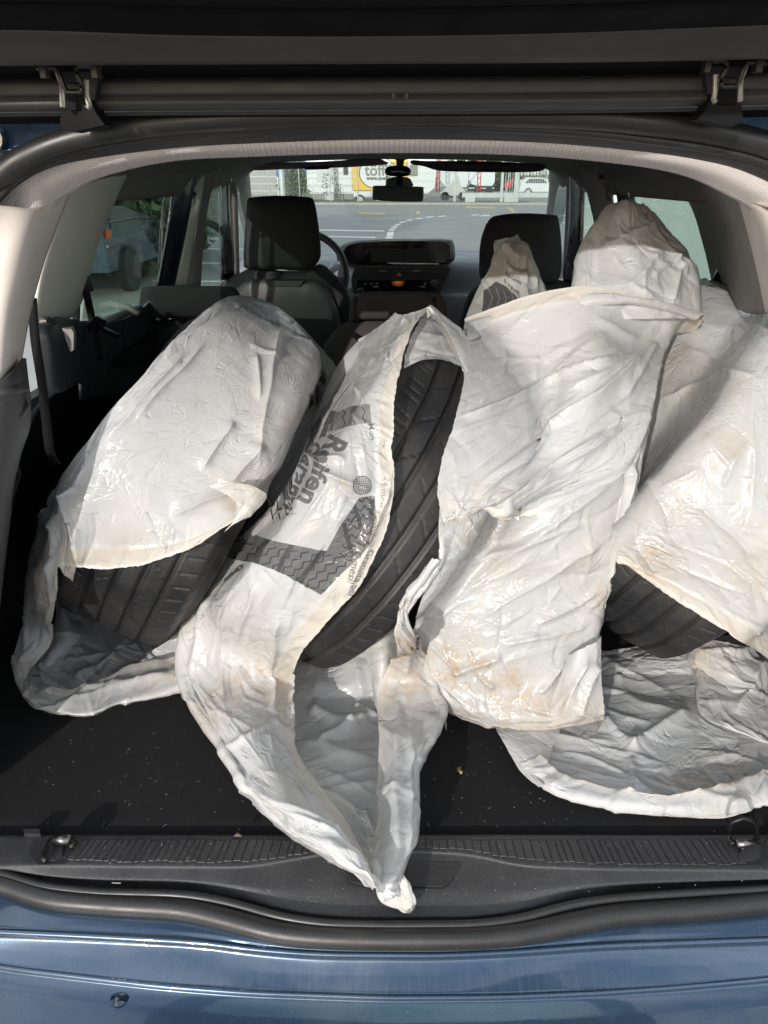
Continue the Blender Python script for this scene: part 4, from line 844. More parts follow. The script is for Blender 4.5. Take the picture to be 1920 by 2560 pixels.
def sheet(name, parent, mat, L, Rr, sdfs, m=7, off=.015, bulge=0.0, res=.0033, seed=1, ang=0.0, stretch=1.6, amp=1.0, folds=(), dirt=(), hemL=0, hemR=0, hemT=0, hemB=0,
          wrapL=0, wrapR=0, wrapT=0, wrapB=0, ragged=.0012, uvbox=None, over=(), floor_gap=.03, infl=.020, fs=1.0, lift=None, mids=None, edge_roll=None):
    """film between the left edge L and the right edge R (photo pixels, optional third value: offset <.5 or distance Y)"""
    nr = len(L); rows = []
    for i in range(nr):
        l = list(L[i]); r = list(Rr[i]); row = []
        for j in range(m):
            s = j / (m - 1); px = l[0] + (r[0] - l[0]) * s; py = l[1] + (r[1] - l[1]) * s
            if mids and i in mids: px += mids[i][0] * math.sin(math.pi * s); py += mids[i][1] * math.sin(math.pi * s)
            lo = l[2] if len(l) > 2 else None; ro = r[2] if len(r) > 2 else None
            isY = lambda v: v is not None and v > .5
            bl = bulge * math.sin(math.pi * s)
            cand = []
            if not isY(lo) or not isY(ro):
                o_ = ((lo if lo is not None and not isY(lo) else off) * (1 - s) + (ro if ro is not None and not isY(ro) else off) * s)
                cand.append(cast(px, py, sdfs, o_ + bl))
            if isY(lo) and isY(ro): p = PY(px, py, lo + (ro - lo) * s - bl)
            elif isY(lo): p = cand[0] * s + PY(px, py, lo) * (1 - s)
            elif isY(ro): p = cand[0] * (1 - s) + PY(px, py, ro) * s
            else: p = cand[0]
            row.append([*p, px, py])
        rows.append(row)
    A = np.array(rows, float)
    vdir = np.array((0, -CP * .0 - .0, 0))
    def wrapcol(col, nxt, dist):
        w_ = col.copy(); away = unit((col[:, :3].mean(0) - np.array((0, 0, CAMZ))))
        w_[:, :3] = col[:, :3] + away * dist + (nxt[:, :3] - col[:, :3]) * .12 + np.array((0, 0, -dist * .6)); w_[:, 3:] = col[:, 3:]; return w_
    if wrapL: A = np.concatenate([wrapcol(A[:, 0], A[:, 1], wrapL)[:, None], A], 1)
    if wrapR: A = np.concatenate([A, wrapcol(A[:, -1], A[:, -2], wrapR)[:, None]], 1)
    if wrapT: A = np.concatenate([wrapcol(A[0], A[1], wrapT)[None], A], 0)
    if wrapB: A = np.concatenate([A, wrapcol(A[-1], A[-2], wrapB)[None]], 0)
    lu = np.linalg.norm(np.diff(A[..., :3], axis=1), axis=-1).sum(1).mean(); lv = np.linalg.norm(np.diff(A[..., :3], axis=0), axis=-1).sum(0).mean()
    nc = int(min(420, max(12, lu / res))); nrr = int(min(520, max(16, lv / res)))
    D = resample(A, nrr, nc); P = D[..., :3].copy(); px = D[..., 3]; py = D[..., 4]
    # where the film would sink into a tyre or the floor, let it ride over it instead
    O = np.array((0, 0, CAMZ)); dd = P - O; tt_ = np.linalg.norm(dd, axis=-1); dd = dd / tt_[..., None]
    tn = tt_.copy()
    for T_ in over: tn = np.minimum(tn, hits(dd, T_, infl))
    delta = tn - tt_; bl = delta.copy()
    kk = max(2, int(.022 / res))
    for _ in range(3):
        for ax_ in (0, 1):
            cs = np.cumsum(np.pad(bl, [(kk + 1, kk) if i_ == ax_ else (0, 0) for i_ in (0, 1)], mode='edge'), axis=ax_)
            bl = (np.take(cs, range(2 * kk + 1, cs.shape[ax_]), ax_) - np.take(cs, range(0, cs.shape[ax_] - 2 * kk - 1), ax_)) / (2 * kk + 1)
    tt_ = tt_ + np.minimum(delta, bl)
    tf = (FLOOR + .004 - CAMZ) / np.minimum(dd[..., 2], -.05) - floor_gap
    tt_ = np.minimum(tt_, tf); P = O + dd * tt_[..., None]
    du = np.gradient(P, axis=1); dv = np.gradient(P, axis=0); nn = np.cross(du, dv); nn /= np.linalg.norm(nn, axis=-1, keepdims=True) + 1e-9
    tocam = np.array((0, 0, CAMZ)) - P; sg = np.sign((nn * tocam).sum(-1).mean()); nn *= sg if sg else 1
    U = np.cumsum(np.linalg.norm(du, axis=-1), 1).mean(0, keepdims=True) + 0 * px; V = np.cumsum(np.linalg.norm(dv, axis=-1), 0).mean(1, keepdims=True) + 0 * px
    Us, Vs = U + seed * 3.1, V + seed * 1.7
    h = crumple(Us, Vs, seed, ang, stretch, amp)
    for fd in folds:         # (x0,y0,x1,y1,width px, amplitude m[, one-sided])
        x0, y0, x1, y1, wd, am = fd[:6]; am = am * fs; one = fd[6] if len(fd) > 6 else 0
        dx, dy = x1 - x0, y1 - y0; Ln = math.hypot(dx, dy); dx /= Ln; dy /= Ln
        t = ((px - x0) * dx + (py - y0) * dy); d = (-(px - x0) * dy + (py - y0) * dx) + 9 * gn(Us * 14, Vs * 14, seed + 30)
        e = np.clip(t / (Ln * .18), 0, 1) * np.clip((Ln - t) / (Ln * .18), 0, 1); e = e * e * (3 - 2 * e)
        if one: pr = np.where(d > 0, np.exp(-d / wd), np.exp(d / (wd * .13)))
        else: pr = np.exp(-np.abs(d) / wd)
        h += am * e * pr
    gu = np.linspace(0, 1, nc)[None, :] + 0 * px; gv = np.linspace(0, 1, nrr)[:, None] + 0 * px; hem = np.zeros_like(px)
    for amt, dist in ((hemL, U - U.min()), (hemR, U.max() - U), (hemT, V - V.min()), (hemB, V.max() - V)):
        if amt:
            wd = amt * (1 + .25 * gn(Us * 7, Vs * 7, seed + 40)); k = np.clip((wd - dist) / .003, 0, 1); hem = np.maximum(hem, k)
            h += .0022 * k + .0020 * np.exp(-np.abs(dist - wd) / .003) + .0016 * np.exp(-dist / .003)
    P += nn * h[..., None]
    rg = ragged * gn(Us * 90, Vs * 90, seed + 50) * 1.5 + .006 * gn(Us * 12, Vs * 12, seed + 51)
    tu = du / (np.linalg.norm(du, axis=-1, keepdims=True) + 1e-9); tv = dv / (np.linalg.norm(dv, axis=-1, keepdims=True) + 1e-9)
    P += tu * (rg * np.exp(-np.minimum(U - U.min(), U.max() - U) / .02))[..., None] + tv * (rg * np.exp(-np.minimum(V - V.min(), V.max() - V) / .02))[..., None]
    dr = np.zeros_like(px)
    for x, y, r_, a_ in dirt: dr += a_ * np.exp(-((px - x) ** 2 + (py - y) ** 2) / r_ ** 2)
    P[..., 2] = np.maximum(P[..., 2], FLOOR + .0025)
    uv = None
    if uvbox: uv = np.stack([(px - uvbox[0]) / (uvbox[2] - uvbox[0]), 1 - (py - uvbox[1]) / (uvbox[3] - uvbox[1])], -1)
    ca_, sa_ = math.cos(ang + .4), math.sin(ang + .4); uv2 = np.stack([(Us * ca_ + Vs * sa_) / .6 + seed * .173, (-Us * sa_ + Vs * ca_) / .6 + seed * .31], -1)
    return grid_mesh(name, P, mat, parent, attrs={'hem': hem, 'dirt': np.clip(dr, 0, 1)}, uv=uv, uvname='print', uv2=uv2)
# ================================================================== PRINT rasterised in memory from letter shapes
class Raster:
    def __init__(s, box, k):
        s.box = box; s.k = k; s.w = int((box[2] - box[0]) * k); s.h = int((box[3] - box[1]) * k); s.a = np.zeros((s.h, s.w))
    def tri(s, P, val):
        P = (np.array(P) - np.array(s.box[:2])) * s.k
        x0, y0 = np.floor(P.min(0)).astype(int); x1, y1 = np.ceil(P.max(0)).astype(int)
        x0, y0 = max(x0, 0), max(y0, 0); x1, y1 = min(x1, s.w - 1), min(y1, s.h - 1)
        if x1 < x0 or y1 < y0: return
        X, Y = np.meshgrid(np.arange(x0, x1 + 1) + .5, np.arange(y0, y1 + 1) + .5)
        (ax, ay), (bx, by), (cx, cy) = P; d = (bx - ax) * (cy - ay) - (cx - ax) * (by - ay)
        if abs(d) < 1e-9: return
        w1 = ((X - ax) * (cy - ay) - (cx - ax) * (Y - ay)) / d; w2 = ((bx - ax) * (Y - ay) - (X - ax) * (by - ay)) / d
        mk = (w1 >= 0) & (w2 >= 0) & (w1 + w2 <= 1); sub = s.a[y0:y1 + 1, x0:x1 + 1]; sub[mk] = val
    def poly(s, pts, val):
        P = (np.array(pts, float) - np.array(s.box[:2])) * s.k; X, Y = np.meshgrid(np.arange(s.w) + .5, np.arange(s.h) + .5); ins = np.zeros((s.h, s.w), bool)
        for (x1, y1), (x2, y2) in zip(P, np.roll(P, -1, 0)):
            c = ((y1 > Y) != (y2 > Y)); xx = (x2 - x1) * (Y - y1) / (y2 - y1 + 1e-12) + x1; ins ^= c & (X < xx)
        s.a[ins] = val; return ins
    def line(s, pts, wd, val, mask=None):
        for (x1, y1), (x2, y2) in zip(pts, pts[1:]):
            d = np.array((x2 - x1, y2 - y1), float); l = np.linalg.norm(d); 
            if l < 1e-6: continue
            n = np.array((-d[1], d[0])) / l * wd / 2; a = np.array((x1, y1)); b = np.array((x2, y2)); e = d / l * wd * .3
            s.tri([a - n - e, a + n - e, b + n + e], val); s.tri([a - n - e, b + n + e, b - n + e], val)
    def text(s, txt, origin, adv, up, val, bold=.0):
        """origin: baseline start in px; adv: px vector of one em along the line; up: px vector of one em up"""
        v, tr = text_tris(txt, 1.0, bold); Q = np.array(origin) + v[:, :1] * np.array(adv) + v[:, 1:2] * np.array(up)
        for t in tr: s.tri(Q[t], val)
    def image(s, name):
        im = bpy.data.images.new(name, s.w, s.h, alpha=False); im.colorspace_settings.name = 'Non-Color'
        a = s.a.copy(); a = (a + np.roll(a, 1, 0) + np.roll(a, -1, 0) + np.roll(a, 1, 1) + np.roll(a, -1, 1)) / 5
        px = np.ones((s.h, s.w, 4), np.float32); px[..., :3] = a[::-1, :, None]
        im.pixels.foreach_set(px.ravel()); im.update(); im.pack(); return im
UB = (420, 860, 1020, 1520); ra = Raster(UB, 2.0)
top_band = [(770, 1128), (780, 1075), (797, 1043), (834, 1027), (850, 1031), (875, 1016), (926, 1012), (930, 1060), (928, 1062), (880, 1065), (820, 1085), (790, 1110), (775, 1140)]
low_band = [(605, 1334), (642, 1339), (697, 1355), (816, 1378), (852, 1309), (898, 1245), (930, 1238), (936, 1240), (938, 1300), (926, 1345), (898, 1387), (802, 1488), (715, 1439), (632, 1406), (527, 1389), (490, 1395), (520, 1360)]
panel = [(770, 1130), (775, 1110), (800, 1090), (880, 1065), (928, 1062), (932, 1060), (938, 1238), (930, 1240), (898, 1245), (852, 1309), (816, 1378), (697, 1355), (642, 1339), (600, 1334), (650, 1280), (700, 1200)]
ra.poly(panel, .13)
m1 = ra.poly(top_band, .55); m2 = ra.poly(low_band, .80)
keep = ra.a.copy()
r2 = random.Random(3)
for k in range(9):           # printed tyre tread: pale blocks with zigzag sipes
    x = 782 + k * 26; p = [(x + r2.uniform(-2, 2) + (4 if i % 2 else -4), 1020 + i * 13) for i in range(9)]; ra.line(p, 2.6, .95)
for x in (842, 893, 955): ra.line([(x, 1005), (x - 12, 1045), (x - 34, 1090)], 11, .80)
ra.a = np.where(m1, ra.a, keep); keep = ra.a.copy()
for k in range(15):
    x = 560 + k * 28; y = 1355 + k * 4
    p = [(x - i * 11 + (5 if i % 2 else -3), y + i * 9 + (6 if i % 2 else 0)) for i in range(-1, 9)]; ra.line(p, 3, 1.0)
for (xa, ya, xb, yb) in ((670, 1345, 635, 1420), (735, 1355, 690, 1440), (812, 1375, 740, 1470)): ra.line([(xa, ya), ((xa + xb) / 2 - 6, (ya + yb) / 2), (xb, yb)], 13, .95)
for k in range(7):
    x = 905 - k * 4; y = 1255 + k * 22; p = [(x + i * 10 - 30, y + (7 if i % 2 else -4) - i * 2) for i in range(9)]; ra.line(p, 3, 1.0)
for (xa, ya, xb, yb) in ((885, 1262, 905, 1330), (930, 1245, 925, 1330), (860, 1310, 880, 1390)): ra.line([(xa, ya), (xb, yb)], 11, .96)
ra.a = np.where(m2, ra.a, keep)
# lettering as it lies on the crumpled film
ra.text('Reifen', (832, 1085), (-34, 66), (60, 30), .82, .035)
ra.text('Garantie', (782, 1100), (-28, 54), (46, 23), .82, .03)
ra.text('für 24', (716, 1180), (-20, 37), (32, 16), .95, .02)
ra.text('Mon', (921, 1062), (2, 22), (20, -2), .75, .01)
ra.text('24 mesi!', (889, 1362), (-6, 26), (24, 5), .75, .015)
ra.text('Gratuita per', (918, 1368), (-10, 24), (22, 5), .75, .015)
ra.text('24 mois gratuit', (960, 1190), (-6, 24), (22, 4), .5, .01)
for k in range(9):           # hatched round stamp
    dx = -20 + k * 5; hh = math.sqrt(max(0, 23 ** 2 - dx * dx)); ra.line([(904 + dx, 1213 - hh), (902 + dx, 1213 + hh)], 1.6, .8)
    ra.line([(904 - hh, 1213 + dx), (904 + hh, 1211 + dx)], 1.6, .8)
ra.line([(904 + 23 * math.cos(t), 1213 + 23 * math.sin(t)) for t in np.linspace(0, 6.3, 24)], 2, .85)
FILM = film('white_film'); FILM_P = film('printed_film', ra.image('bag_print')); FILM_IN = film('white_film_inside_shaded', dark=.92, crk=1.25); FILM_OLD = film('used_film', warm=.12, dark=.92)  # inside film is a darker copy, shade within the bags put into its colour
UC = (1150, 580, 1420, 860); rc = Raster(UC, 3.0)
rc.poly([(1240, 704), (1212, 736), (1205, 782), (1312, 768), (1290, 738), (1264, 712)], .85)
for k in range(5): rc.line([(1222 + k * 18, 725 - (k % 2) * 6), (1232 + k * 17, 745), (1222 + k * 18, 772)], 2.4, .55)
rc.text('Kostenlose', (1270, 668), (8.6, 4.2), (2, -15), .95, .02)
rc.text('ReifenGarantie', (1262, 686), (6.6, 4.4), (2, -13.5), .95, .02)
rc.text('für 24 Monate!', (1258, 703), (6.6, 5.6), (2, -13), .95, .02)
rc.text('Grat', (1322, 742), (9, 12), (8, -9), .9, .02)
UAx = (720, 880, 860, 1120); rr_ = Raster(UAx, 4.0)
rr_.poly([(804, 927), (812, 938), (812, 958), (806, 966), (795, 952), (802, 942)], .9)
rr_.text('TIL', (796, 958), (1.5, 9), (10, -3), .9, .02)
rr_.poly([(791, 961), (795, 970), (794, 1012), (790, 1014), (787, 968)], .85)
rr_.poly([(780, 982), (773, 990), (775, 1030), (783, 1010)], .8)
FILM_A = film('left_bag_film', rr_.image('left_bag_print')); FILM_C = film('back_bag_film', rc.image('back_bag_print'), warm=.1, dark=.9)
fA = [sd_tyre(TA, .03), sd_floor]; fB = [sd_tyre(TB, .02), sd_floor]; fD = [sd_tyre(TD, .03), sd_floor]
cC = (.26, 1.42, FLOOR + .32); TC = dict(c=cC, n=(-.85, -.1, .52)); fC = [sd_tyre(TC, .02), sd_floor]
GB = 'white plastic tyre bags in the boot'
# ================================================================== BAG A (left)
bA = thing('tyre_bag', 'leftmost white plastic bag, crumpled over a tyre, its torn mouth open to the front', 'plastic bag', (-.5, 1.5, FLOOR), GB)
L = [(470, 850, 2.02), (430, 862, 1.92), (370, 925, 1.80), (300, 1005, 1.62), (235, 1083, 1.47), (180, 1160, 1.38), (150, 1215, 1.33), (150, 1255, 1.29), (165, 1330, 1.24), (150, 1416, 1.22)]
Rr = [(800, 955, 2.0), (838, 918, 1.85), (838, 955, 1.72), (820, 1020, 1.62), (784, 1090, 1.52), (738, 1160, 1.42), (690, 1203, 1.36), (664, 1225, 1.31), (664, 1238, 1.28), (662, 1247, 1.27)]
mids = {0: (0, -80), 1: (-12, -150), 2: (0, -85), 3: (0, -40), 4: (0, -10), 7: (0, 30), 8: (0, 55), 9: (0, 66)}
sheet('upper_film', bA, FILM_A, L, Rr, fA, m=9, bulge=.10, seed=3, ang=.9, mids=mids, wrapR=.12, wrapL=.1, hemB=.028, uvbox=UAx,
      folds=[(700, 790, 640, 1180, 16, .010), (500, 1180, 590, 1050, 12, .012), (560, 1230, 660, 1110, 14, .012), (420, 1290, 620, 1215, 10, .01), (205, 1420, 165, 1215, 20, .015), (250, 1130, 470, 870, 10, .010), (330, 1060, 520, 850, 8, .007), (620, 860, 700, 900, 6, .006), (640, 880, 650, 1010, 7, .008), (720, 800, 800, 900, 8, .006)],
      dirt=[(640, 1240, 60, .8), (300, 1400, 90, .5), (590, 1240, 60, .6), (700, 1060, 80, .35), (170, 1210, 40, .5), (760, 830, 90, .35)], over=(TA,), floor_gap=0.03)
sheet('fold_lip', bA, FILM, [(520, 1215), (560, 1235), (590, 1260), (585, 1300), (560, 1330)], [(560, 1205), (640, 1215), (664, 1235), (650, 1262), (610, 1290)], fA, m=4, off=.05, seed=5, dirt=[(620, 1240, 80, .8)], res=.003, over=(TA,), floor_gap=0.04)
sheet('side_strip', bA, FILM, [(160, 1185, 1.36), (122, 1245, 1.33), (126, 1275, 1.31), (99, 1290, 1.30), (97, 1340, 1.27), (76, 1390, 1.25), (68, 1470, 1.22), (62, 1540, 1.2), (42, 1610, 1.18), (30, 1645, 1.17), (28, 1665, 1.17)],
      [(175, 1195, 1.34), (172, 1250, 1.31), (158, 1290, 1.28), (165, 1320, 1.26), (160, 1380, 1.24), (152, 1420, 1.22), (145, 1480, 1.2), (135, 1540, 1.18), (128, 1600, 1.17), (90, 1650, 1.16), (60, 1690, 1.16)], fA, m=5, bulge=.012, seed=6, ang=1.5, stretch=3, amp=1.1, wrapL=.02, hemR=.012,
      folds=[(150, 1210, 120, 1600, 12, .012), (110, 1290, 60, 1640, 10, .010)], dirt=[(120, 1480, 60, .6), (110, 1400, 30, .6), (50, 1640, 40, .5)], over=(TA,), floor_gap=0.04)
sheet('torn_loop', bA, FILM, [(128, 1268, 1.3), (104, 1272, 1.3), (98, 1285, 1.29), (100, 1300, 1.28)], [(135, 1276, 1.3), (118, 1280, 1.3), (112, 1290, 1.29), (140, 1304, 1.26)], fA, m=3, seed=61, amp=.5)
sheet('bottom_lip', bA, FILM, [(30, 1640, 1.17), (38, 1700, 1.10), (72, 1748, 1.05), (112, 1772, 1.025), (160, 1783, 1.01), (212, 1787, 1.01), (255, 1775, 1.02), (300, 1757, 1.04), (380, 1742, 1.06), (470, 1716, 1.09)],
      [(70, 1660, 1.15), (62, 1700, 1.11), (90, 1722, 1.08), (130, 1728, 1.07), (180, 1728, 1.07), (230, 1712, 1.09), (280, 1690, 1.12), (330, 1668, 1.15), (400, 1655, 1.16), (480, 1640, 1.17)], fA, m=5, bulge=.006, seed=8, ang=.2, stretch=3, amp=1.1, wrapL=.012, hemR=.01,
      folds=[(80, 1735, 460, 1690, 8, .008), (120, 1760, 450, 1680, 6, .006)], dirt=[(60, 1700, 60, .5), (430, 1690, 80, .5)], floor_gap=0.04)
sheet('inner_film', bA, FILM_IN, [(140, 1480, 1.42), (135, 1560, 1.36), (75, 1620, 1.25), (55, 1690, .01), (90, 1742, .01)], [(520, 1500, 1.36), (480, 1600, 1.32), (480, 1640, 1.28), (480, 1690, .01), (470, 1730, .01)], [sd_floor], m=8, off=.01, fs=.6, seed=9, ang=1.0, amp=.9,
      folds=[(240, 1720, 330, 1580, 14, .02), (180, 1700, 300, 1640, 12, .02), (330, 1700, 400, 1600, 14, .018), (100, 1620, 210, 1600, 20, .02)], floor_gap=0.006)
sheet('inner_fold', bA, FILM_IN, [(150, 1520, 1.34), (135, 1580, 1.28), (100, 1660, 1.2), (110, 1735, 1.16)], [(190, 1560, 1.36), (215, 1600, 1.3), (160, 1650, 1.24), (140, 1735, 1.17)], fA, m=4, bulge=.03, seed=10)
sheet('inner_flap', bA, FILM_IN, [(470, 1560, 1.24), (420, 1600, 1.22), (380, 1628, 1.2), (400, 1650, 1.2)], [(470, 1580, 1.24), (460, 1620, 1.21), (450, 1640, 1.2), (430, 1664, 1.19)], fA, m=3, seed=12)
# ================================================================== BAG B (middle, printed)
bB = thing('tyre_bag', 'middle white plastic bag with grey tyre print and German lettering, mouth hanging over the sill', 'plastic bag', (-.1, 1.3, FLOOR), GB)
L = [(985, 792, 1.60), (930, 830, 1.58), (885, 862, 1.55), (840, 925, 1.52), (812, 985, 1.49), (786, 1050, 1.45), (760, 1120, 1.41), (738, 1175, 1.37), (690, 1250, 1.33), (625, 1320, 1.28), (545, 1385, 1.24), (502, 1440, 1.20), (470, 1500, 1.17), (448, 1580, 1.13), (440, 1660, 1.10), (455, 1725, 1.05), (505, 1805, .965), (560, 1885, .89), (620, 1975, .815), (680, 2050, .76), (760, 2112, .715), (845, 2158, .685), (900, 2185, .67), (935, 2225, .655)]
Rr = [(1075, 768, 1.58), (1045, 815, 1.54), (1012, 875, 1.5), (1000, 940, 1.46), (985, 1000, 1.42), (975, 1070, 1.38), (978, 1140, 1.34), (985, 1190, 1.31), (980, 1260, 1.28), (950, 1350, 1.24), (915, 1430, 1.2), (875, 1490, 1.16), (820, 1550, 1.13), (765, 1615, 1.1), (735, 1680, 1.07), (722, 1740, 1.03), (722, 1830, .94), (750, 1905, .875), (800, 1975, .815), (855, 2045, .765), (895, 2110, .72), (925, 2165, .68), (945, 2200, .665), (955, 2232, .65)]
sheet('outer_film', bB, FILM_P, L, Rr, fB, m=8, bulge=.045, seed=21, ang=1.2, amp=.85, wrapL=.10, hemR=.030, uvbox=UB,
      folds=[(1045, 790, 975, 1180, 12, .010), (985, 1190, 860, 1500, 14, .012), (800, 1570, 720, 1870, 14, .014), (760, 1640, 700, 1860, 12, .012), (560, 1880, 760, 1760, 8, .008), (600, 1930, 880, 2120, 12, .014), (640, 1960, 930, 2180, 10, .012), (700, 2040, 920, 2180, 8, .010), (550, 1850, 640, 1990, 9, .010), (700, 1520, 670, 1800, 12, .012), (520, 1480, 480, 1700, 14, .014), (560, 1490, 560, 1840, 10, .008), (770, 1150, 870, 1150, 12, .012), (800, 1180, 930, 1230, 10, .012), (940, 880, 900, 1000, 8, .008), (905, 830, 900, 1010, 8, .008), (640, 1450, 590, 1620, 9, .008)],
      dirt=[(640, 1720, 70, 1.0), (660, 1650, 60, .6), (520, 1800, 40, 1.0), (540, 1740, 40, .7), (600, 1560, 60, .2), (960, 1150, 30, .4), (480, 1540, 50, .5), (780, 1540, 30, .5), (740, 1960, 60, .3), (860, 1220, 40, .5)], over=(TB,), floor_gap=0.055)
# side skirt of the printed bag (folds at its lower left)
sheet('side_gather', bB, FILM, [(505, 1420, 1.24), (475, 1480, 1.2), (450, 1560, 1.16), (438, 1640, 1.13), (436, 1700, 1.11)], [(560, 1400, 1.2), (530, 1480, 1.16), (505, 1560, 1.13), (480, 1650, 1.09), (470, 1720, 1.07)], fB, m=4, bulge=.02, seed=23, ang=1.4, stretch=3, dirt=[(490, 1500, 80, .6)], over=(TB,), floor_gap=0.05)
sheet('mouth_strip', bB, FILM, [(1068, 768, 1.56), (1085, 800, 1.54), (1100, 840, 1.52), (1125, 890, 1.50), (1150, 935, 1.48)], [(1078, 763, 1.56), (1115, 795, 1.55), (1154, 832, 1.54), (1180, 880, 1.52), (1186, 930, 1.5)], fB, m=4, bulge=.02, infl=.035, seed=24, ang=.8, stretch=3, wrapT=.03, dirt=[(1120, 850, 50, .6)], hemL=.012, over=(TB,), floor_gap=0.05)
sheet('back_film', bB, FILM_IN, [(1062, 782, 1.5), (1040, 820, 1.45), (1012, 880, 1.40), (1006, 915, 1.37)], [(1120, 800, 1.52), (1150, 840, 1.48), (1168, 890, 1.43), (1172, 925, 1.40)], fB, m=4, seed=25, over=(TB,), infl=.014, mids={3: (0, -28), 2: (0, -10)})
sheet('right_band', bB, FILM_OLD, [(1080, 1400, 1.16), (1035, 1462, 1.14), (1000, 1510, 1.12), (988, 1560, 1.09), (985, 1620, 1.07), (965, 1690, 1.05), (950, 1760, 1.01), (950, 1850, .92), (952, 1950, .835), (950, 2040, .765), (940, 2100, .725), (930, 2160, .685), (930, 2215, .655)],
      [(1098, 1400, 1.16), (1058, 1450, 1.15), (1018, 1515, 1.13), (1040, 1600, 1.1), (1060, 1660, 1.07), (1090, 1720, 1.04), (1114, 1770, 1.0), (1088, 1840, .93), (1050, 1905, .87), (1044, 2000, .80), (1040, 2070, .745), (1022, 2140, .70), (1000, 2205, .66)], fB, m=6, bulge=.018, seed=26, ang=1.5, stretch=3.5, amp=1.1, wrapR=.03, hemL=.01,
      folds=[(1000, 1520, 1020, 1700, 12, .014), (1000, 1540, 1100, 1760, 10, .014), (1000, 1700, 990, 2160, 12, .014), (1030, 1780, 1010, 2150, 9, .012), (1090, 1780, 1030, 1920, 12, .012)],
      dirt=[(1000, 1620, 50, 1.0), (1030, 1600, 40, .9), (1060, 1700, 60, .9), (990, 1740, 50, .6), (1100, 1760, 40, .5), (1010, 1700, 40, .8), (990, 2200, 25, .6)], over=(TB,), floor_gap=0.06)
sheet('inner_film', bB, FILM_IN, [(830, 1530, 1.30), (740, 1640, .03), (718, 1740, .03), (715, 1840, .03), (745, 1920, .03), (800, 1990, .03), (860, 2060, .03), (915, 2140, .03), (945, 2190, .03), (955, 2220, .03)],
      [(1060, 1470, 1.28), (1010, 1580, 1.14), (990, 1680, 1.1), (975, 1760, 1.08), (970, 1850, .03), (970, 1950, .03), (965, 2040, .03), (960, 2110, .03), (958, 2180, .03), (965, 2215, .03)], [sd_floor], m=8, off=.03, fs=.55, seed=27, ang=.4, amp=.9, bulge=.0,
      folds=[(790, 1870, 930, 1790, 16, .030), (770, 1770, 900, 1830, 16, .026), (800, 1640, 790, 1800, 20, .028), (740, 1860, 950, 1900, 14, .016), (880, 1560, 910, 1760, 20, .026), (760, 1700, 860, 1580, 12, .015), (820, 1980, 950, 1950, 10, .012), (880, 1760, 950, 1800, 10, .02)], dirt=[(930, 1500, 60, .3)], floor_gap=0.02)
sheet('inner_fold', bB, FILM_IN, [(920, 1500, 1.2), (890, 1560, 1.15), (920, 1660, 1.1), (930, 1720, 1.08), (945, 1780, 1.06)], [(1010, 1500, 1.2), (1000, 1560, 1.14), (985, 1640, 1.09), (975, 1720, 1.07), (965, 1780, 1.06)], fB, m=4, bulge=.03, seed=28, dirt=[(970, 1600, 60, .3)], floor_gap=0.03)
# knot of the drawn-together mouth
kn = []
kb = PZ(990, 2212, .660)
for i in range(46):
    th_ = i / 45
    kn.append([])
    for j in range(60):
        a = 2 * math.pi * j / 60; r = .62 * (.011 + .017 * math.sin(math.pi * min(1, th_ * 1.1)) ** .8 * (1 + .35 * math.sin(5 * a + 3 * th_) + .2 * math.sin(9 * a - 4 * th_))) * (1 if th_ < .97 else .3)
        q = kb + np.array((.02, -.005, 0)) * (th_ * 2 - 1) + np.array((0, -.02, -.035)) * (th_ - .3)
        kn[-1].append(q + np.array((math.cos(a) * r * 1.15, math.sin(a) * r * .5, math.sin(a) * r)))
kn = np.array(kn); kn[:, -1] = kn[:, 0]
kd = np.clip(np.random.RandomState(4).rand(*kn.shape[:2]) * .8, 0, 1)
grid_mesh('knotted_end', kn, FILM_OLD, bB, attrs={'dirt': kd, 'hem': kd * 0})
sheet('tail_gather', bB, FILM, [(900, 2150, .69), (925, 2190, .665), (940, 2225, .648), (958, 2244, .64)], [(985, 2150, .69), (992, 2185, .668), (1000, 2215, .65), (1004, 2228, .645)], fB, m=5, bulge=.012, seed=29, ang=1.5, stretch=3, wrapB=.02, folds=[(930, 2140, 965, 2235, 8, .010), (960, 2140, 980, 2225, 6, .008)], floor_gap=0.075)
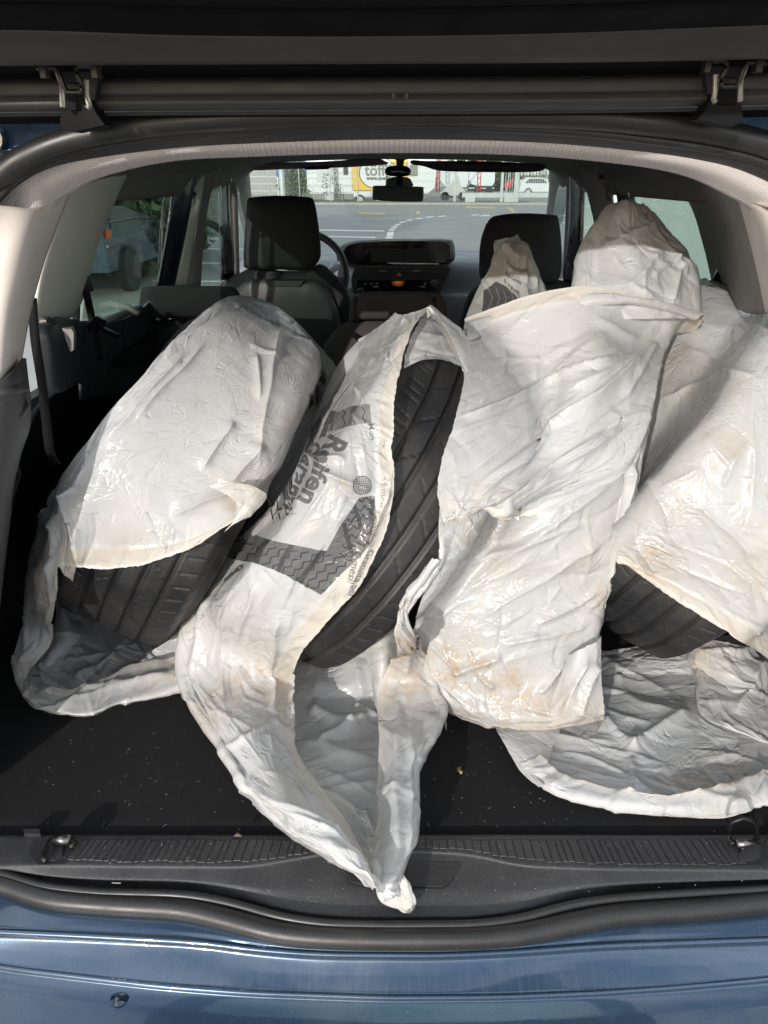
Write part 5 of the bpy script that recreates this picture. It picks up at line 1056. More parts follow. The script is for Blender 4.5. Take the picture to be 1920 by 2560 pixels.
# ================================================================== BAG C (right of centre)
bC = thing('tyre_bag', 'large creamy white bag right of centre, folded-over sheet, stained bottom', 'plastic bag', (.26, 1.4, FLOOR), GB)
L = [(1120, 1190, 1.24), (1100, 1280, 1.17), (1102, 1340, 1.13), (1098, 1400, 1.10), (1070, 1460, 1.09), (1048, 1520, 1.08), (1040, 1570, 1.07), (1052, 1640, 1.06), (1080, 1710, 1.04), (1112, 1762, 1.02)]
Rr = [(1622, 1060, 1.34), (1590, 1200, 1.26), (1565, 1300, 1.19), (1550, 1390, 1.12), (1525, 1450, 1.1), (1508, 1520, 1.08), (1500, 1600, 1.06), (1492, 1680, 1.04), (1502, 1740, 1.02), (1508, 1780, 1.0)]
sheet('lower_film', bC, FILM_OLD, L, Rr, fC, m=8, bulge=.035, seed=31, ang=-.5, stretch=2, amp=.75, wrapL=.10, wrapR=.10, wrapB=.05, mids={9: (0, 40), 8: (0, 25)}, hemB=.02,
      folds=[(1120, 1500, 1560, 1180, 12, .010), (1180, 1560, 1540, 1330, 10, .008), (1120, 1690, 1260, 1640, 12, .014), (1190, 1690, 1240, 1720, 9, .012), (1330, 1560, 1500, 1480, 8, .008), (1400, 1780, 1470, 1640, 9, .014), (1440, 1790, 1500, 1660, 8, .014), (1340, 1740, 1420, 1650, 8, .010), (1070, 1600, 1160, 1690, 12, .012), (1150, 1420, 1480, 1300, 7, .007), (1250, 1620, 1480, 1560, 8, .008)],
      dirt=[(1170, 1700, 80, .9), (1250, 1720, 80, .8), (1120, 1650, 60, .8), (1300, 1780, 80, .7), (1420, 1770, 70, .6), (1500, 1500, 60, .5), (1250, 1380, 60, .5), (1160, 1330, 50, .4), (1460, 1400, 60, .3), (1480, 1780, 40, .6)], infl=.010, over=(TC, TB), floor_gap=0.04)
sheet('corner_gather', bC, FILM_OLD, [(1420, 1640, 1.02), (1400, 1700, 1.0), (1380, 1760, .99), (1370, 1815, .985)], [(1500, 1590, 1.04), (1500, 1660, 1.02), (1505, 1740, .99), (1508, 1782, .985)], fC, m=4, bulge=.02, seed=36, ang=1.2, stretch=2.5, amp=1.4, wrapB=.02, dirt=[(1440, 1780, 70, .7)],
      folds=[(1400, 1800, 1470, 1640, 7, .012), (1440, 1800, 1490, 1650, 7, .012)], over=(TC,), floor_gap=0.06)
# side drape between the two right bags
sheet('side_drape', bC, FILM, [(1600, 1120, 1.14), (1560, 1200, 1.12), (1540, 1300, 1.1), (1530, 1380, 1.09), (1520, 1460, 1.08)], [(1622, 1060, 1.2), (1596, 1180, 1.18), (1585, 1290, 1.17), (1560, 1350, 1.15), (1545, 1420, 1.14)], fC, m=4, bulge=.02, seed=37, ang=1.5, stretch=3, amp=1.1, folds=[(1580, 1150, 1550, 1380, 8, .014)], dirt=[(1560, 1380, 50, .5)], over=(TC,), floor_gap=0.04)
L = [(1166, 803, 1.36), (1168, 860, 1.33), (1158, 930, 1.30), (1150, 1000, 1.26), (1135, 1060, 1.23), (1112, 1130, 1.17), (1096, 1195, 1.12), (1094, 1240, 1.08), (1102, 1285, 1.06), (1108, 1308, 1.05)]
Rr = [(1756, 784, 1.44), (1702, 792, 1.42), (1668, 862, 1.38), (1648, 930, 1.34), (1632, 1010, 1.28), (1606, 1090, 1.22), (1560, 1160, 1.16), (1470, 1200, 1.11), (1370, 1240, 1.07), (1290, 1262, 1.05)]
sheet('folded_sheet', bC, FILM, L, Rr, fC, m=9, bulge=.075, seed=33, ang=-.55, stretch=2.2, amp=.6, hemT=.034, wrapR=.05, hemB=.018, mids={0: (0, -72), 1: (0, -55), 2: (0, -20)},
      folds=[(1140, 1050, 1560, 880, 16, .018, 1), (1180, 1225, 1640, 860, 18, .018, 1), (1220, 1290, 1520, 1060, 16, .020, 1), (1130, 1090, 1330, 1010, 8, .006), (1180, 1250, 1400, 1080, 10, .010), (1320, 1230, 1560, 1050, 12, .012, 1), (1150, 1310, 1280, 1260, 10, .010), (1420, 980, 1650, 860, 10, .010), (1260, 870, 1250, 960, 8, .005), (1480, 800, 1600, 850, 8, .006), (1560, 1000, 1640, 850, 12, .012), (1180, 1180, 1400, 990, 9, .007)],
      dirt=[(1120, 1260, 60, .5), (1220, 1240, 60, .4), (1720, 790, 60, .3), (1180, 810, 40, .3)], infl=.034, over=(TC, TB), floor_gap=0.06)
# bulging closed end at the back
L = [(1540, 545, 1.64), (1522, 518, 1.58), (1482, 562, 1.54), (1448, 625, 1.50), (1434, 690, 1.45), (1420, 740, 1.41), (1400, 800, 1.38)]
Rr = [(1610, 545, 1.64), (1622, 520, 1.58), (1665, 570, 1.55), (1712, 630, 1.52), (1742, 690, 1.49), (1750, 745, 1.46), (1752, 800, 1.44)]
sheet('closed_end', bC, FILM, L, Rr, [], m=7, bulge=.08, seed=34, ang=.9, amp=.8, mids={1: (0, -14), 0: (0, -4)}, wrapL=.10, wrapR=.10,
      folds=[(1500, 620, 1640, 560, 10, .008), (1540, 760, 1660, 620, 12, .010), (1600, 540, 1720, 700, 10, .010), (1470, 740, 1480, 600, 10, .010), (1700, 660, 1660, 780, 12, .012), (1620, 700, 1700, 640, 8, .008)], dirt=[(1540, 540, 70, .2)])
sheet('rolled_hem', bC, FILM, [(1164, 806, 1.352), (1300, 768, 1.33), (1420, 742, 1.32), (1500, 733, 1.32), (1590, 742, 1.33), (1680, 758, 1.37), (1756, 786, 1.42)], [(1166, 852, 1.34), (1300, 812, 1.32), (1430, 778, 1.31), (1500, 762, 1.31), (1580, 764, 1.33), (1660, 778, 1.36), (1735, 796, 1.4)], fC, m=4, bulge=.008, seed=35, ang=0, stretch=3, amp=.5, wrapL=.02, dirt=[(1640, 760, 60, .3)], infl=.040, over=(TC, TB), floor_gap=0.06)
# ================================================================== printed bag end standing behind
bE = thing('tyre_bag', 'greyish printed bag end twisted to a peak in front of the passenger seat', 'plastic bag', (.25, 1.7, FLOOR), GB)
L = [(1262, 596, 1.82), (1242, 606, 1.80), (1238, 640, 1.78), (1222, 680, 1.75), (1194, 730, 1.70), (1172, 780, 1.62), (1150, 850, 1.5)]
Rr = [(1292, 590, 1.82), (1300, 612, 1.80), (1322, 645, 1.77), (1345, 690, 1.73), (1362, 730, 1.68), (1376, 766, 1.62), (1390, 850, 1.5)]
sheet('peaked_film', bE, FILM_C, L, Rr, [], m=6, bulge=.07, seed=41, ang=1.2, stretch=2, amp=1.1, wrapL=.08, wrapR=.06, uvbox=UC, folds=[(1290, 600, 1345, 740, 8, .014), (1300, 620, 1320, 780, 8, .010), (1250, 620, 1200, 770, 8, .010), (1262, 600, 1275, 680, 7, .012)], dirt=[(1240, 650, 60, .5), (1190, 760, 50, .5)])
sheet('peak_fold', bE, FILM_OLD, [(1240, 604, 1.79), (1238, 620, 1.78), (1240, 645, 1.78)], [(1294, 590, 1.79), (1290, 625, 1.765), (1262, 640, 1.77)], [], m=4, bulge=.03, seed=42, amp=1.2)
# ================================================================== BAG D (far right)
bD = thing('tyre_bag', 'rightmost dusty white bag, cut off by the frame edge, mouth spread over carpet', 'plastic bag', (.6, 1.4, FLOOR), GB)
L = [(1745, 695, 1.76), (1690, 790, 1.60), (1650, 900, 1.48), (1600, 1000, 1.41), (1560, 1110, 1.36), (1532, 1210, 1.31), (1528, 1300, 1.25), (1540, 1370, 1.17), (1545, 1405, 1.14)]
Rr = [(1845, 735, 1.74), (1925, 800, 1.55), (1960, 890, 1.40), (1985, 1000, 1.30), (2010, 1120, 1.22), (2020, 1250, 1.15), (2020, 1400, 1.09), (2015, 1550, 1.05), (2010, 1700, 1.02)]
sheet('upper_film', bD, FILM_OLD, L, Rr, fD, m=8, bulge=.07, fs=.6, seed=51, ang=.6, amp=.75, wrapR=.10, wrapT=.15, hemB=.030, mids={7: (0, -20), 8: (-30, -20), 1: (20, -25)},
      folds=[(1700, 860, 1900, 960, 10, .010), (1640, 1000, 1800, 940, 12, .012), (1620, 1180, 1700, 1380, 14, .012), (1580, 1330, 1640, 1440, 12, .012), (1800, 1220, 1870, 1100, 10, .010), (1830, 1170, 1760, 1080, 9, .008), (1900, 1400, 1740, 1260, 10, .010), (1650, 1220, 1760, 1170, 9, .008), (1640, 840, 1760, 830, 9, .008), (1860, 1480, 1700, 1420, 9, .008), (1880, 900, 1880, 1300, 16, .010)],
      dirt=[(1680, 880, 60, .7), (1900, 1430, 90, .7), (1600, 1390, 50, .8), (1820, 1120, 50, .6), (1700, 1250, 80, .4), (1760, 1000, 120, .3), (1900, 1240, 60, .3), (1660, 1420, 60, .6)], over=(TD,), floor_gap=0.03)
L = [(1500, 1632, 1.26), (1400, 1660, 1.2), (1300, 1720, .012), (1240, 1790, .012), (1270, 1870, .012), (1330, 1930, .012), (1400, 1975, .012), (1480, 2003, .012)]
Rr = [(2000, 1560, 1.3), (2000, 1640, 1.2), (2000, 1700, 1.16), (2000, 1760, .03), (2000, 1830, .03), (2000, 1890, .03), (2000, 1950, .03), (2000, 1985, .03)]
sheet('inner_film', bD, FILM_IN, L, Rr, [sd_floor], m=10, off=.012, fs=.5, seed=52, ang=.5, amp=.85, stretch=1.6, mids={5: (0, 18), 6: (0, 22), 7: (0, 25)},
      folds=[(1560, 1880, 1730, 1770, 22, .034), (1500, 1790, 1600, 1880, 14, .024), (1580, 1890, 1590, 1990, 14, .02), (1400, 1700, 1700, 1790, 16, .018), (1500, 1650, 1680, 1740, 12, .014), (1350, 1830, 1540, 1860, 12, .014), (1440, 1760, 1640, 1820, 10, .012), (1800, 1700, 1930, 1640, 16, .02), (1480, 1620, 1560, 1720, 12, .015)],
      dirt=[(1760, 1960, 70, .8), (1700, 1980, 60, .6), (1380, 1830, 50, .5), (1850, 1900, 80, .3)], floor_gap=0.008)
sheet('left_skirt', bD, FILM_OLD, [(1330, 1790, 1.03), (1285, 1800, 1.02), (1240, 1812, 1.01), (1262, 1860, .955), (1300, 1925, .90), (1345, 1968, .86)], [(1400, 1800, 1.02), (1400, 1830, .99), (1390, 1860, .96), (1375, 1890, .93), (1365, 1925, .90), (1375, 1960, .87)], [sd_floor], m=5, seed=54, ang=.8, bulge=.01, amp=.8, dirt=[(1360, 1880, 60, .5)], floor_gap=0.014)
sheet('bottom_lip', bD, FILM, [(1300, 1910, .905), (1350, 1962, .865), (1430, 1998, .835), (1520, 2018, .82), (1620, 2033, .81), (1720, 2040, .805), (1820, 2038, .805), (1920, 2010, .825), (2010, 1985, .845)],
      [(1350, 1890, .92), (1400, 1935, .88), (1460, 1962, .86), (1540, 1985, .84), (1630, 1998, .825), (1720, 1992, .83), (1820, 1962, .855), (1920, 1932, .88), (2010, 1905, .905)], [sd_floor], m=5, bulge=.006, seed=55, ang=0, stretch=3.5, amp=1.0, wrapL=.008, hemR=.008,
      folds=[(1400, 1960, 1900, 2000, 8, .008), (1500, 2000, 1900, 1960, 7, .006)], dirt=[(1800, 2000, 120, .5), (1340, 1950, 40, .7)], floor_gap=0.02)
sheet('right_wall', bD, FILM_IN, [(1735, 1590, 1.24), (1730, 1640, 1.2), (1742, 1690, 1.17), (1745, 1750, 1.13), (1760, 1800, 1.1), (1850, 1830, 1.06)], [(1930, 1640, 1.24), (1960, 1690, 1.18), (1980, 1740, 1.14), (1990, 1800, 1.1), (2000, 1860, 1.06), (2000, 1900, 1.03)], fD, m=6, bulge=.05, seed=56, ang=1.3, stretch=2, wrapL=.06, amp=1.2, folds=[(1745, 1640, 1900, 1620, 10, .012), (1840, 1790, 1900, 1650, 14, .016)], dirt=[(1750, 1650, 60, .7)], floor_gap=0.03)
# crumbs and leaf scraps on the carpet and sill
lf = MB()
for k in range(3):
    c = PZ(1146 + k * 3, 1922 + k * 4, FLOOR + .006 + k * .002); a0 = k * 1.1; pts = [c + np.array((math.cos(a0 + a) * .0042 * (1 + .4 * math.sin(3 * a)), math.sin(a0 + a) * .0032, .002 * math.sin(2 * a))) for a in np.linspace(0, 6.0, 9)]
    lf.add([c + np.array((0, 0, .002))] + pts, [(0, i + 1, i + 2) for i in range(8)])
tag(lf.build('leaf_scrap', M['dry_leaf']), 'small curled yellow green leaf scrap on the black carpet right of the middle bag', 'leaf')
c = PZ(586, 2090, .637); o = MB().tube([c, c + np.array((.005, .001, .002)), c + np.array((.011, -.001, .001))], [.0012, .003, .0012], 6).build('leaf_scrap', M['bark'], None); tag(o, 'tiny brown leaf scrap lying on the back edge of the sill', 'leaf')
c = PZ(280, 2207, .632); o = MB().tube([c, c + np.array((.013, -.001, .0005))], .0006, 5).build('straw', M['kerb']); tag(o, 'short dry straw on the black plastic sill near the left end', 'straw')
cr = MB(); r3 = random.Random(8)
for k in range(240):
    on = r3.random() < .6
    x, y = r3.uniform(120, 1900), (r3.uniform(1800, 2080) if on else r3.uniform(2095, 2230)); z = (FLOOR + .004) if on else .637
    if not on and y > 2160: z = .626
    c = PZ(x, y, z); s_ = r3.uniform(.0004, .0011)
    cr.add([c + np.array(v) * s_ for v in ((1, 0, 0), (-.5, .9, 0), (-.5, -.9, 0), (0, 0, 1))], [(0, 1, 3), (1, 2, 3), (2, 0, 3)])
for k in range(90):          # lint
    x, y = r3.uniform(100, 1850), r3.uniform(1650, 2080); c_ = PZ(x, y, FLOOR + .0045); an = r3.uniform(0, 6.28); ln_ = r3.uniform(.002, .008)
    e_ = c_ + np.array((math.cos(an), math.sin(an), .05)) * ln_; m_ = (c_ + e_) / 2 + np.array((-math.sin(an), math.cos(an), .1)) * ln_ * .2; s_ = np.array((-math.sin(an), math.cos(an), 0)) * .00018
    cr.add([c_ - s_, c_ + s_, m_ + s_, m_ - s_, e_ - s_, e_ + s_], [(0, 1, 2, 3), (3, 2, 5, 4)])
tag(cr.build('crumbs', M['kerb']), 'pale grit crumbs scattered over carpet and sill', 'grit', kind='stuff')
# ================================================================== OUTSIDE
def gplane(name, pts, z, mat, **k): return mesh(name, [(p[0], p[1], z) for p in pts], [tuple(range(len(pts)))], mat)
tag(gplane('ground', [(-900, -300), (900, -300), (900, 1500), (-900, 1500)], 0, M['gravel']), kind='structure')
tag(gplane('road', [(-60, -30), (60, -30), (60, 46), (-60, 46)], .004, M['asphalt']), kind='structure')
KY = G(1003, 514)[1]
tag(MB().box(-50, 26, 46, 46.25, 0, .12).build('kerb', M['kerb']), kind='structure')
tag(gplane('grass_verge', [(-50, 46.25), (8, 46.25), (8, 50.5), (-50, 50.5)], .10, M['grass']), kind='structure')
tag(gplane('yard', [(-60, 50.5), (120, 50.5), (120, 140), (-60, 140)], .006, M['gravel']), kind='structure')
# painted lines
def mark(name, px_pts, mat, z=.009, label=None):
    return tag(mesh(name, [tuple(G(x, y, z)) for x, y in px_pts], [tuple(range(len(px_pts)))], mat), kind='structure')
for y0, x0, x1 in ((573, 760, 960), (589, 790, 938), (594, 440, 600), (619, 430, 620), (655, 440, 640), (700, 380, 640)): mark('painted_line', [(x0, y0), (x1, y0 + 3), (x1, y0 + 6), (x0, y0 + 3)], M['white_paint'])
for (x, y, wd, ht) in ((1245, 537, 22, 2), (1204, 538, 22, 2.5), (1180, 537, 20, 2), (1095, 540, 20, 2.2), (1065, 542, 20, 2.4), (1040, 545, 18, 3), (1018, 549, 16, 3.4), (1000, 554, 15, 3.6), (988, 560, 15, 4), (980, 566, 15, 4.4), (974, 572, 15, 5), (969, 580, 16, 12), (964, 593, 18, 12)):
    mark('painted_dash', [(x, y), (x + wd, y - 1), (x + wd - 3, y - 1 + ht), (x - 3, y + ht)], M['white_paint'])
for q in ([(900, 531), (965, 532), (960, 536), (894, 535)], [(1040, 528), (1050, 528), (1050, 535), (1042, 536)], [(1165, 516), (1235, 517), (1240, 521), (1165, 520)], [(1268, 518), (1276, 518), (1290, 531), (1280, 531)], [(1425, 560), (1520, 560), (1520, 566), (1425, 566)]): mark('painted_line', q, M['yellow_paint'])
def q(px, py, Y, w, h):     # upright rectangle helper: left top pixel, distance -> x, z
    return PY(px, py, Y)
# ---- caravan
Y0 = 54.0
def XZ(px, py, Y): p = PY(px, py, Y); return p[0], p[2]
def wall_box(name, parent, px0, py0, px1, py1, Y, dep, mat, **k):
    x0, z1 = XZ(px0, py0, Y); x1, z0 = XZ(px1, py1, Y)
    mb = MB().box(x0, x1, Y, Y + dep, z0, z1, k.get('bev', 0)); return mb.build(name, mat, parent)
cv = thing('caravan', 'white caravan with one grey window parked behind the fence left of the yellow van', 'caravan', (PY(820, 495, Y0)[0], Y0, 0))
wall_box('body', cv, 763, 376, 886, 497, Y0, 2.2, M['caravan_white'], bev=.15)
for y in (430, 445, 462, 464, 480): wall_box('side_rib', cv, 765, y, 884, y + .8, Y0 - .03, .05, M['silver'])
fr = wall_box('window', cv, 790, 420, 832, 453, Y0 - .05, .06, M['galv']); g = wall_box('pane', None, 793, 423, 829, 450, Y0 - .07, .03, M['window_grey']); g.parent = fr; g.location = (-0.0, 0, 0); 
g.matrix_parent_inverse = Matrix.Identity(4)
d = wall_box('door_window', cv, 858, 412, 870, 437, Y0 - .05, .06, M['glass_dark'])
wall_box('skirt', cv, 766, 484, 884, 499, Y0 - .06, .1, M['window_grey'])
wall_box('wheel_cover', cv, 812, 480, 836, 500, Y0 - .1, .1, M['silver'])
cf = thing('caravan', 'round fronted white caravan parked to the right of the yellow van', 'caravan', (PY(1060, 490, Y0)[0], Y0, 0))
x0, z0 = XZ(1020, 493, Y0); x1, _ = XZ(1086, 493, Y0); H_ = XZ(1020, 400, Y0)[1]
pr = [(x0, .45), (x1 - .5, .45), (x1, .8), (x1 + .05, 1.5), (x1 - .1, 2.2), (x1 - .5, H_), (x0, H_)]
MB().slab([(x, Y0, z) for x, z in pr], (0, 2.1, 0)).build('body', M['caravan_white'], cf)
wall_box('side_rib', cf, 1020, 452, 1085, 453, Y0 - .03, .05, M['silver']); wall_box('window', cf, 1024, 412, 1044, 440, Y0 - .04, .05, M['window_grey'])
mb = MB(); c_ = PY(1036, 490, Y0 - .1); mb.tube([c_, c_ + np.array((0, .2, 0))], .32, 18); mb.build('wheel', M['black_plastic'], cf)
# ---- yellow van / trailer
yv = thing('box_trailer', 'yellow tarpaulin trailer with a white oval advert behind the fence', 'trailer', (PY(950, 490, Y0)[0], Y0, 0))
wall_box('tarpaulin', yv, 879, 376, 1020, 477, Y0, 2.3, M['yellow_tarp'], bev=.05); wall_box('chassis', yv, 879, 478, 1018, 492, Y0 - .02, 2.2, M['caravan_white'])
for px in (900, 946): 
    c_ = PY(px, 499, Y0 - .1); mb = MB(); mb.tube([c_, c_ + np.array((0, .25, 0))], .33, 18); wl = mb.build('wheel', M['black_plastic'], yv); 
    MB().tube([c_ + np.array((0, -.02, 0)), c_ + np.array((0, .01, 0))], .2, 16).build('hubcap', M['silver'], yv)
oc = PY(945, 433, Y0 - .03); mesh('oval_board', [tuple(oc + np.array((math.cos(a) * 1.25, 0, math.sin(a) * .95))) for a in np.linspace(0, 2 * math.pi, 33)[:-1]], [tuple(reversed(range(32)))], M['caravan_white'], yv)
mesh('oval_rim', [tuple(oc + np.array((math.cos(a) * 1.31, .012, math.sin(a) * 1.0))) for a in np.linspace(0, 2 * math.pi, 33)[:-1]], [tuple(reversed(range(32)))], M['bark'], yv)
flat_text('lettering', 'töffli', 1.0, PY(944, 425, Y0 - .05), (1, 0, 0), (0, 0, 1), M['window_grey'], yv, .02)
flat_text('lettering', 'www.toeffli', .35, PY(945, 445, Y0 - .05), (1, 0, 0), (0, 0, 1), M['bark'], yv, .01)
# ---- shed, blue tarpaulin, pale van at left
def building(name, label, cat, px0, py0, px1, py1, Y, dep, mat, strips=0, smat=None):
    t = thing(name, label, cat, (PY((px0 + px1) / 2, 500, Y)[0], Y, 0)); x0, z1 = XZ(px0, py0, Y); x1, _ = XZ(px1, py1, Y)
    MB().box(x0, x1, Y, Y + dep, 0, z1).build('wall', mat, t)
    for k in range(strips):
        z = .3 + (z1 - .4) * k / strips; MB().box(x0, x1, Y - .03, Y, z, z + .06).build('ledge', smat or M['galv'], t)
    return t
building('office_block', 'grey building with pale horizontal ledges behind the fence at far left', 'building', 200, 250, 700, 490, 70, 12, M['slat'], 12)
building('warehouse', 'long pale storage hall far behind the yard at right', 'building', 1100, 380, 1700, 470, 130, 10, M['concrete'], 3)
t = thing('lean_to', 'blue tarpaulin canopy roof between the grey building and the caravan', 'canopy', (PY(728, 490, 60)[0], 60, 0))
a, b, c, d = PY(690, 418, 60), PY(770, 405, 60), PY(770, 434, 60), PY(690, 442, 60)
MB().slab([a, b, c, d], (0, 3, .2)).build('canopy', M['blue_tarp'], t)
for px in (693, 766): p = PY(px, 440, 60); MB().box(p[0] - .06, p[0] + .06, 60, 60.12, 0, p[2]).build('pole', M['galv'], t)
def bush(name, label, cat, c, r, n, mat, size=.12, trunk=True, group=None):
    t = thing(name, label, cat, (c[0], c[1], 0), group); rg = np.random.RandomState(int(abs(c[0] * 31 + c[1] * 7)) % 999)
    mb = MB(); cl = rg.randn(14, 3) * .45
    k = cl[rg.randint(0, 14, n)] + rg.randn(n, 3) * .28; ln = np.linalg.norm(k, axis=1, keepdims=True); k = k / np.maximum(1, ln)
    for p in k:
        q_ = np.array(c) + p * np.array(r)
        if q_[2] < .05: continue
        a1 = unit(rg.randn(3)); a2 = unit(np.cross(a1, rg.randn(3))); s_ = size * rg.uniform(.5, 1.2)
        mb.add([q_ - a1 * s_, q_ + a2 * s_ * .5, q_ + a1 * s_, q_ - a2 * s_ * .5], [(0, 1, 2, 3)])
    mb.build('foliage', mat, t)
    mb = MB()
    for i in range(5):
        a1 = rg.uniform(0, 6.28); mb.tube([(c[0], c[1], 0), (c[0] + math.cos(a1) * r[0] * .15, c[1] + math.sin(a1) * .1, c[2] * .5), (c[0] + math.cos(a1) * r[0] * .5, c[1] + math.sin(a1) * r[1] * .4, c[2] + r[2] * .4)], [.06 * r[2], .04 * r[2], .012 * r[2]], 6)
    mb.build('trunk', M['bark'], t); return t
def bp(px, py, Y): return tuple(PY(px, py, Y))
bush('shrub', 'yellow green shrub between the galvanised post and the caravan', 'shrub', bp(735, 458, 56), (1.4, 1, 1.0), 2600, M['leaf'])
bush('shrub', 'dark shrub beside the left door window, growing on the grass edge', 'shrub', bp(520, 500, 24), (.55, .8, 1.6), 2500, M['leaf'], .10)
for i, (px, Y, h) in enumerate(((290, 15.2, 5), (370, 16.5, 5), (440, 22, 5), (215, 13, 4.6))):
    p = PY(px, 500, Y); bush('tall_shrub', ['dense dark green tall shrub seen left through the rear side window', 'olive green tall shrub seen in the middle of the rear side window', 'tall shrub seen behind the dark door frame at left', 'tall shrub nearest the car at the far left'][i], 'shrub', (p[0], Y, h * .45), (1.9, 1.2, h * .55), 9000, M['leaf_dark'] if i % 2 else M['leaf'], .13)
for i, (px, Y) in enumerate(((1232, 90), (560, 110), (1450, 120), (700, 120), (1320, 110))):
    p = PY(px, 440, Y); bush('tree', ['green tree behind the gate beside the red flag', 'distant tree left of the windscreen pillar', 'distant tree at the far right behind the hall', 'distant tree over the blue canopy', 'distant tree behind the storage hall'][i], 'tree', (p[0], Y, 3.2), (5, 4, 3.5), 4000, M['leaf'], .4)
for i, (px, py, h) in enumerate(((815, 470, 1.6), (838, 462, 1.9), (848, 478, 1.0), (772, 488, .7))):
    p = PY(px, 500, 49.5); t = thing('weed', ['tall thin weed by the fence in front of the caravan window', 'tallest thin weed by the fence in front of the caravan', 'short weed right of the two tall weeds at the fence', 'low yellow weed at the left foot of the caravan'][i], 'weed', (p[0], 49.5, .1)); mb = MB(); rg = np.random.RandomState(i)
    mb.tube([(p[0], 49.5, .1), (p[0] + .1, 49.5, h * .6), (p[0] - .05, 49.5, h)], [.02, .015, .006], 5); mb.build('stem', M['leaf'], t); mb = MB()
    for k in range(90):
        z = rg.uniform(.2, 1) * h; q_ = np.array((p[0] + rg.randn() * .13, 49.5 + rg.randn() * .1, z + .1)); a1 = unit(rg.randn(3)) * .06; a2 = unit(np.cross(a1, rg.randn(3))) * .035; mb.add([q_ - a1, q_ + a2, q_ + a1, q_ - a2], [(0, 1, 2, 3)])
    mb.build('foliage', M['leaf'], t)
# ---- fence
fn = thing('mesh_fence', 'galvanised wire mesh fence with thin posts along the far kerb', 'fence', (0, 48.5, .1))
fx = [PY(px, 500, 48.5)[0] for px in (600, 675, 750, 827, 895, 978, 1138)]
for i, x in enumerate(fx): MB().tube([(x, 48.5, .05), (x, 48.5, 2.5)], .035 if i != 4 else .05, 8).build('post', M['galv'], fn)
mb = MB()
for z in (.15, .9, 1.7, 2.45): mb.tube([(fx[0], 48.5, z), (fx[-1], 48.5, z)], .006, 3, cap=False)
x = fx[0]
while x < fx[-1]:
    mb.tube([(x, 48.5, .15), (x, 48.5, 2.45)], .0035, 3, cap=False); x += .2
o = mb.build('wire_mesh', M['galv'], fn); o['kind'] = 'stuff'
p = PY(708, 500, 47.5); tag(MB().tube([(p[0], 47.5, 0), (p[0], 47.5, 5)], .17, 14).build('lamp_post', M['galv']), 'thick galvanised pole left of the blue canopy roof', 'pole')
# ---- sliding gate
gt = thing('sliding_gate', 'galvanised sliding gate with diagonal brace right of the mesh fence', 'gate', (PY(1290, 500, 48)[0], 48, 0))
gx0, gx1 = PY(1155, 500, 48)[0], PY(1560, 500, 48)[0]
MB().box(gx0, gx1, 47.95, 48.1, .35, .62).build('bottom_rail', M['galv'], gt); MB().box(gx0, gx1, 47.97, 48.07, 2.6, 2.7).build('top_rail', M['galv'], gt)
MB().tube([(gx0, 48, .6), (PY(1232, 420, 48)[0], 48, 3.0)], .03, 6).build('brace', M['galv'], gt)
nb = 0; x = PY(1250, 500, 48)[0]
while x < gx1 and nb < 120:
    MB().box(x, x + .025, 48, 48.025, .62, 2.6).build('bar', M['galv'], gt); x += .14; nb += 1
for px, w_ in ((1289, .14), (1253, .08), (1136, .06)): p = PY(px, 500, 47.9); MB().box(p[0] - w_, p[0] + w_, 47.85, 47.95, 0, 3.6).build('gate_post', M['galv'], gt)
for px in (1175, 1272): p = PY(px, 500, 47.9); MB().box(p[0] - .3, p[0] + .3, 47.8, 48.1, .05, .35).build('roller', M['galv'], gt)
# ---- yard clutter
rp_ = 0
for px, lb in ((1095, 'red and white striped pole standing left in the yard'), (1197, 'red painted lattice pole in the middle of the yard')):
    p = PY(px, 470, 60); t = thing('red_pole', lb, 'pole', (p[0], 60, 0)); MB().tube([(p[0] - .12, 60, .4), (p[0] - .12, 60, 4)], .035, 8).build('post', M['red'], t); MB().tube([(p[0] + .12, 60, .4), (p[0] + .12, 60, 4)], .035, 8).build('post', M['red'], t)
    for k in range(8): MB().tube([(p[0] - .12, 60, .5 + k * .4), (p[0] + .12, 60, .7 + k * .4)], .03, 6).build('lattice_bar', M['red'], t)
def boat_trailer(px0, px1, py, Y, lb):
    x0 = PY(px0, py, Y)[0]; x1 = PY(px1, py, Y)[0]; t = thing('boat_trailer', lb, 'trailer', ((x0 + x1) / 2, Y, 0)); z = .75
    pr = [(x0, z + .5), (x0 + .3, z + .12), (x0 + .9, z), (x1 - .2, z), (x1, z + .3), (x1, z + 1.3), (x0, z + 1.2)]
    MB().slab([(a, Y, b) for a, b in pr], (0, 1.8, 0)).build('hull', M['caravan_white'], t); MB().box(x0, x1, Y + .3, Y + .5, .5, .62).build('frame', M['galv'], t)
    MB().box(x0 + .1, x1 - .1, Y + .1, Y + 1.6, z + 1.25, z + 1.5, .08).build('cover', M['window_grey'], t)
    for f in (.35, .8): c_ = np.array((x0 + (x1 - x0) * f, Y - .1, .36)); MB().tube([c_, c_ + np.array((0, .25, 0))], .34, 16).build('wheel', M['black_plastic'], t)
boat_trailer(1100, 1170, 470, 62, 'white boat on a trailer behind the fence right of the round caravan')
boat_trailer(1172, 1236, 468, 70, 'white boat on a trailer farther back beside the red lattice pole')
sc_ = PY(1135, 490, 52); t = thing('scooter', 'silver covered scooter leaning by the thin fence post', 'scooter', (sc_[0], 52, 0))
MB().slab([(sc_[0] + a, 52, b) for a, b in ((-.9, .5), (-.5, .9), (-.1, 1.15), (.1, 1.6), (.25, 1.55), (.5, .9), (.8, .6), (.5, .4), (-.5, .35))], (0, .4, 0)).build('body', M['silver'], t)
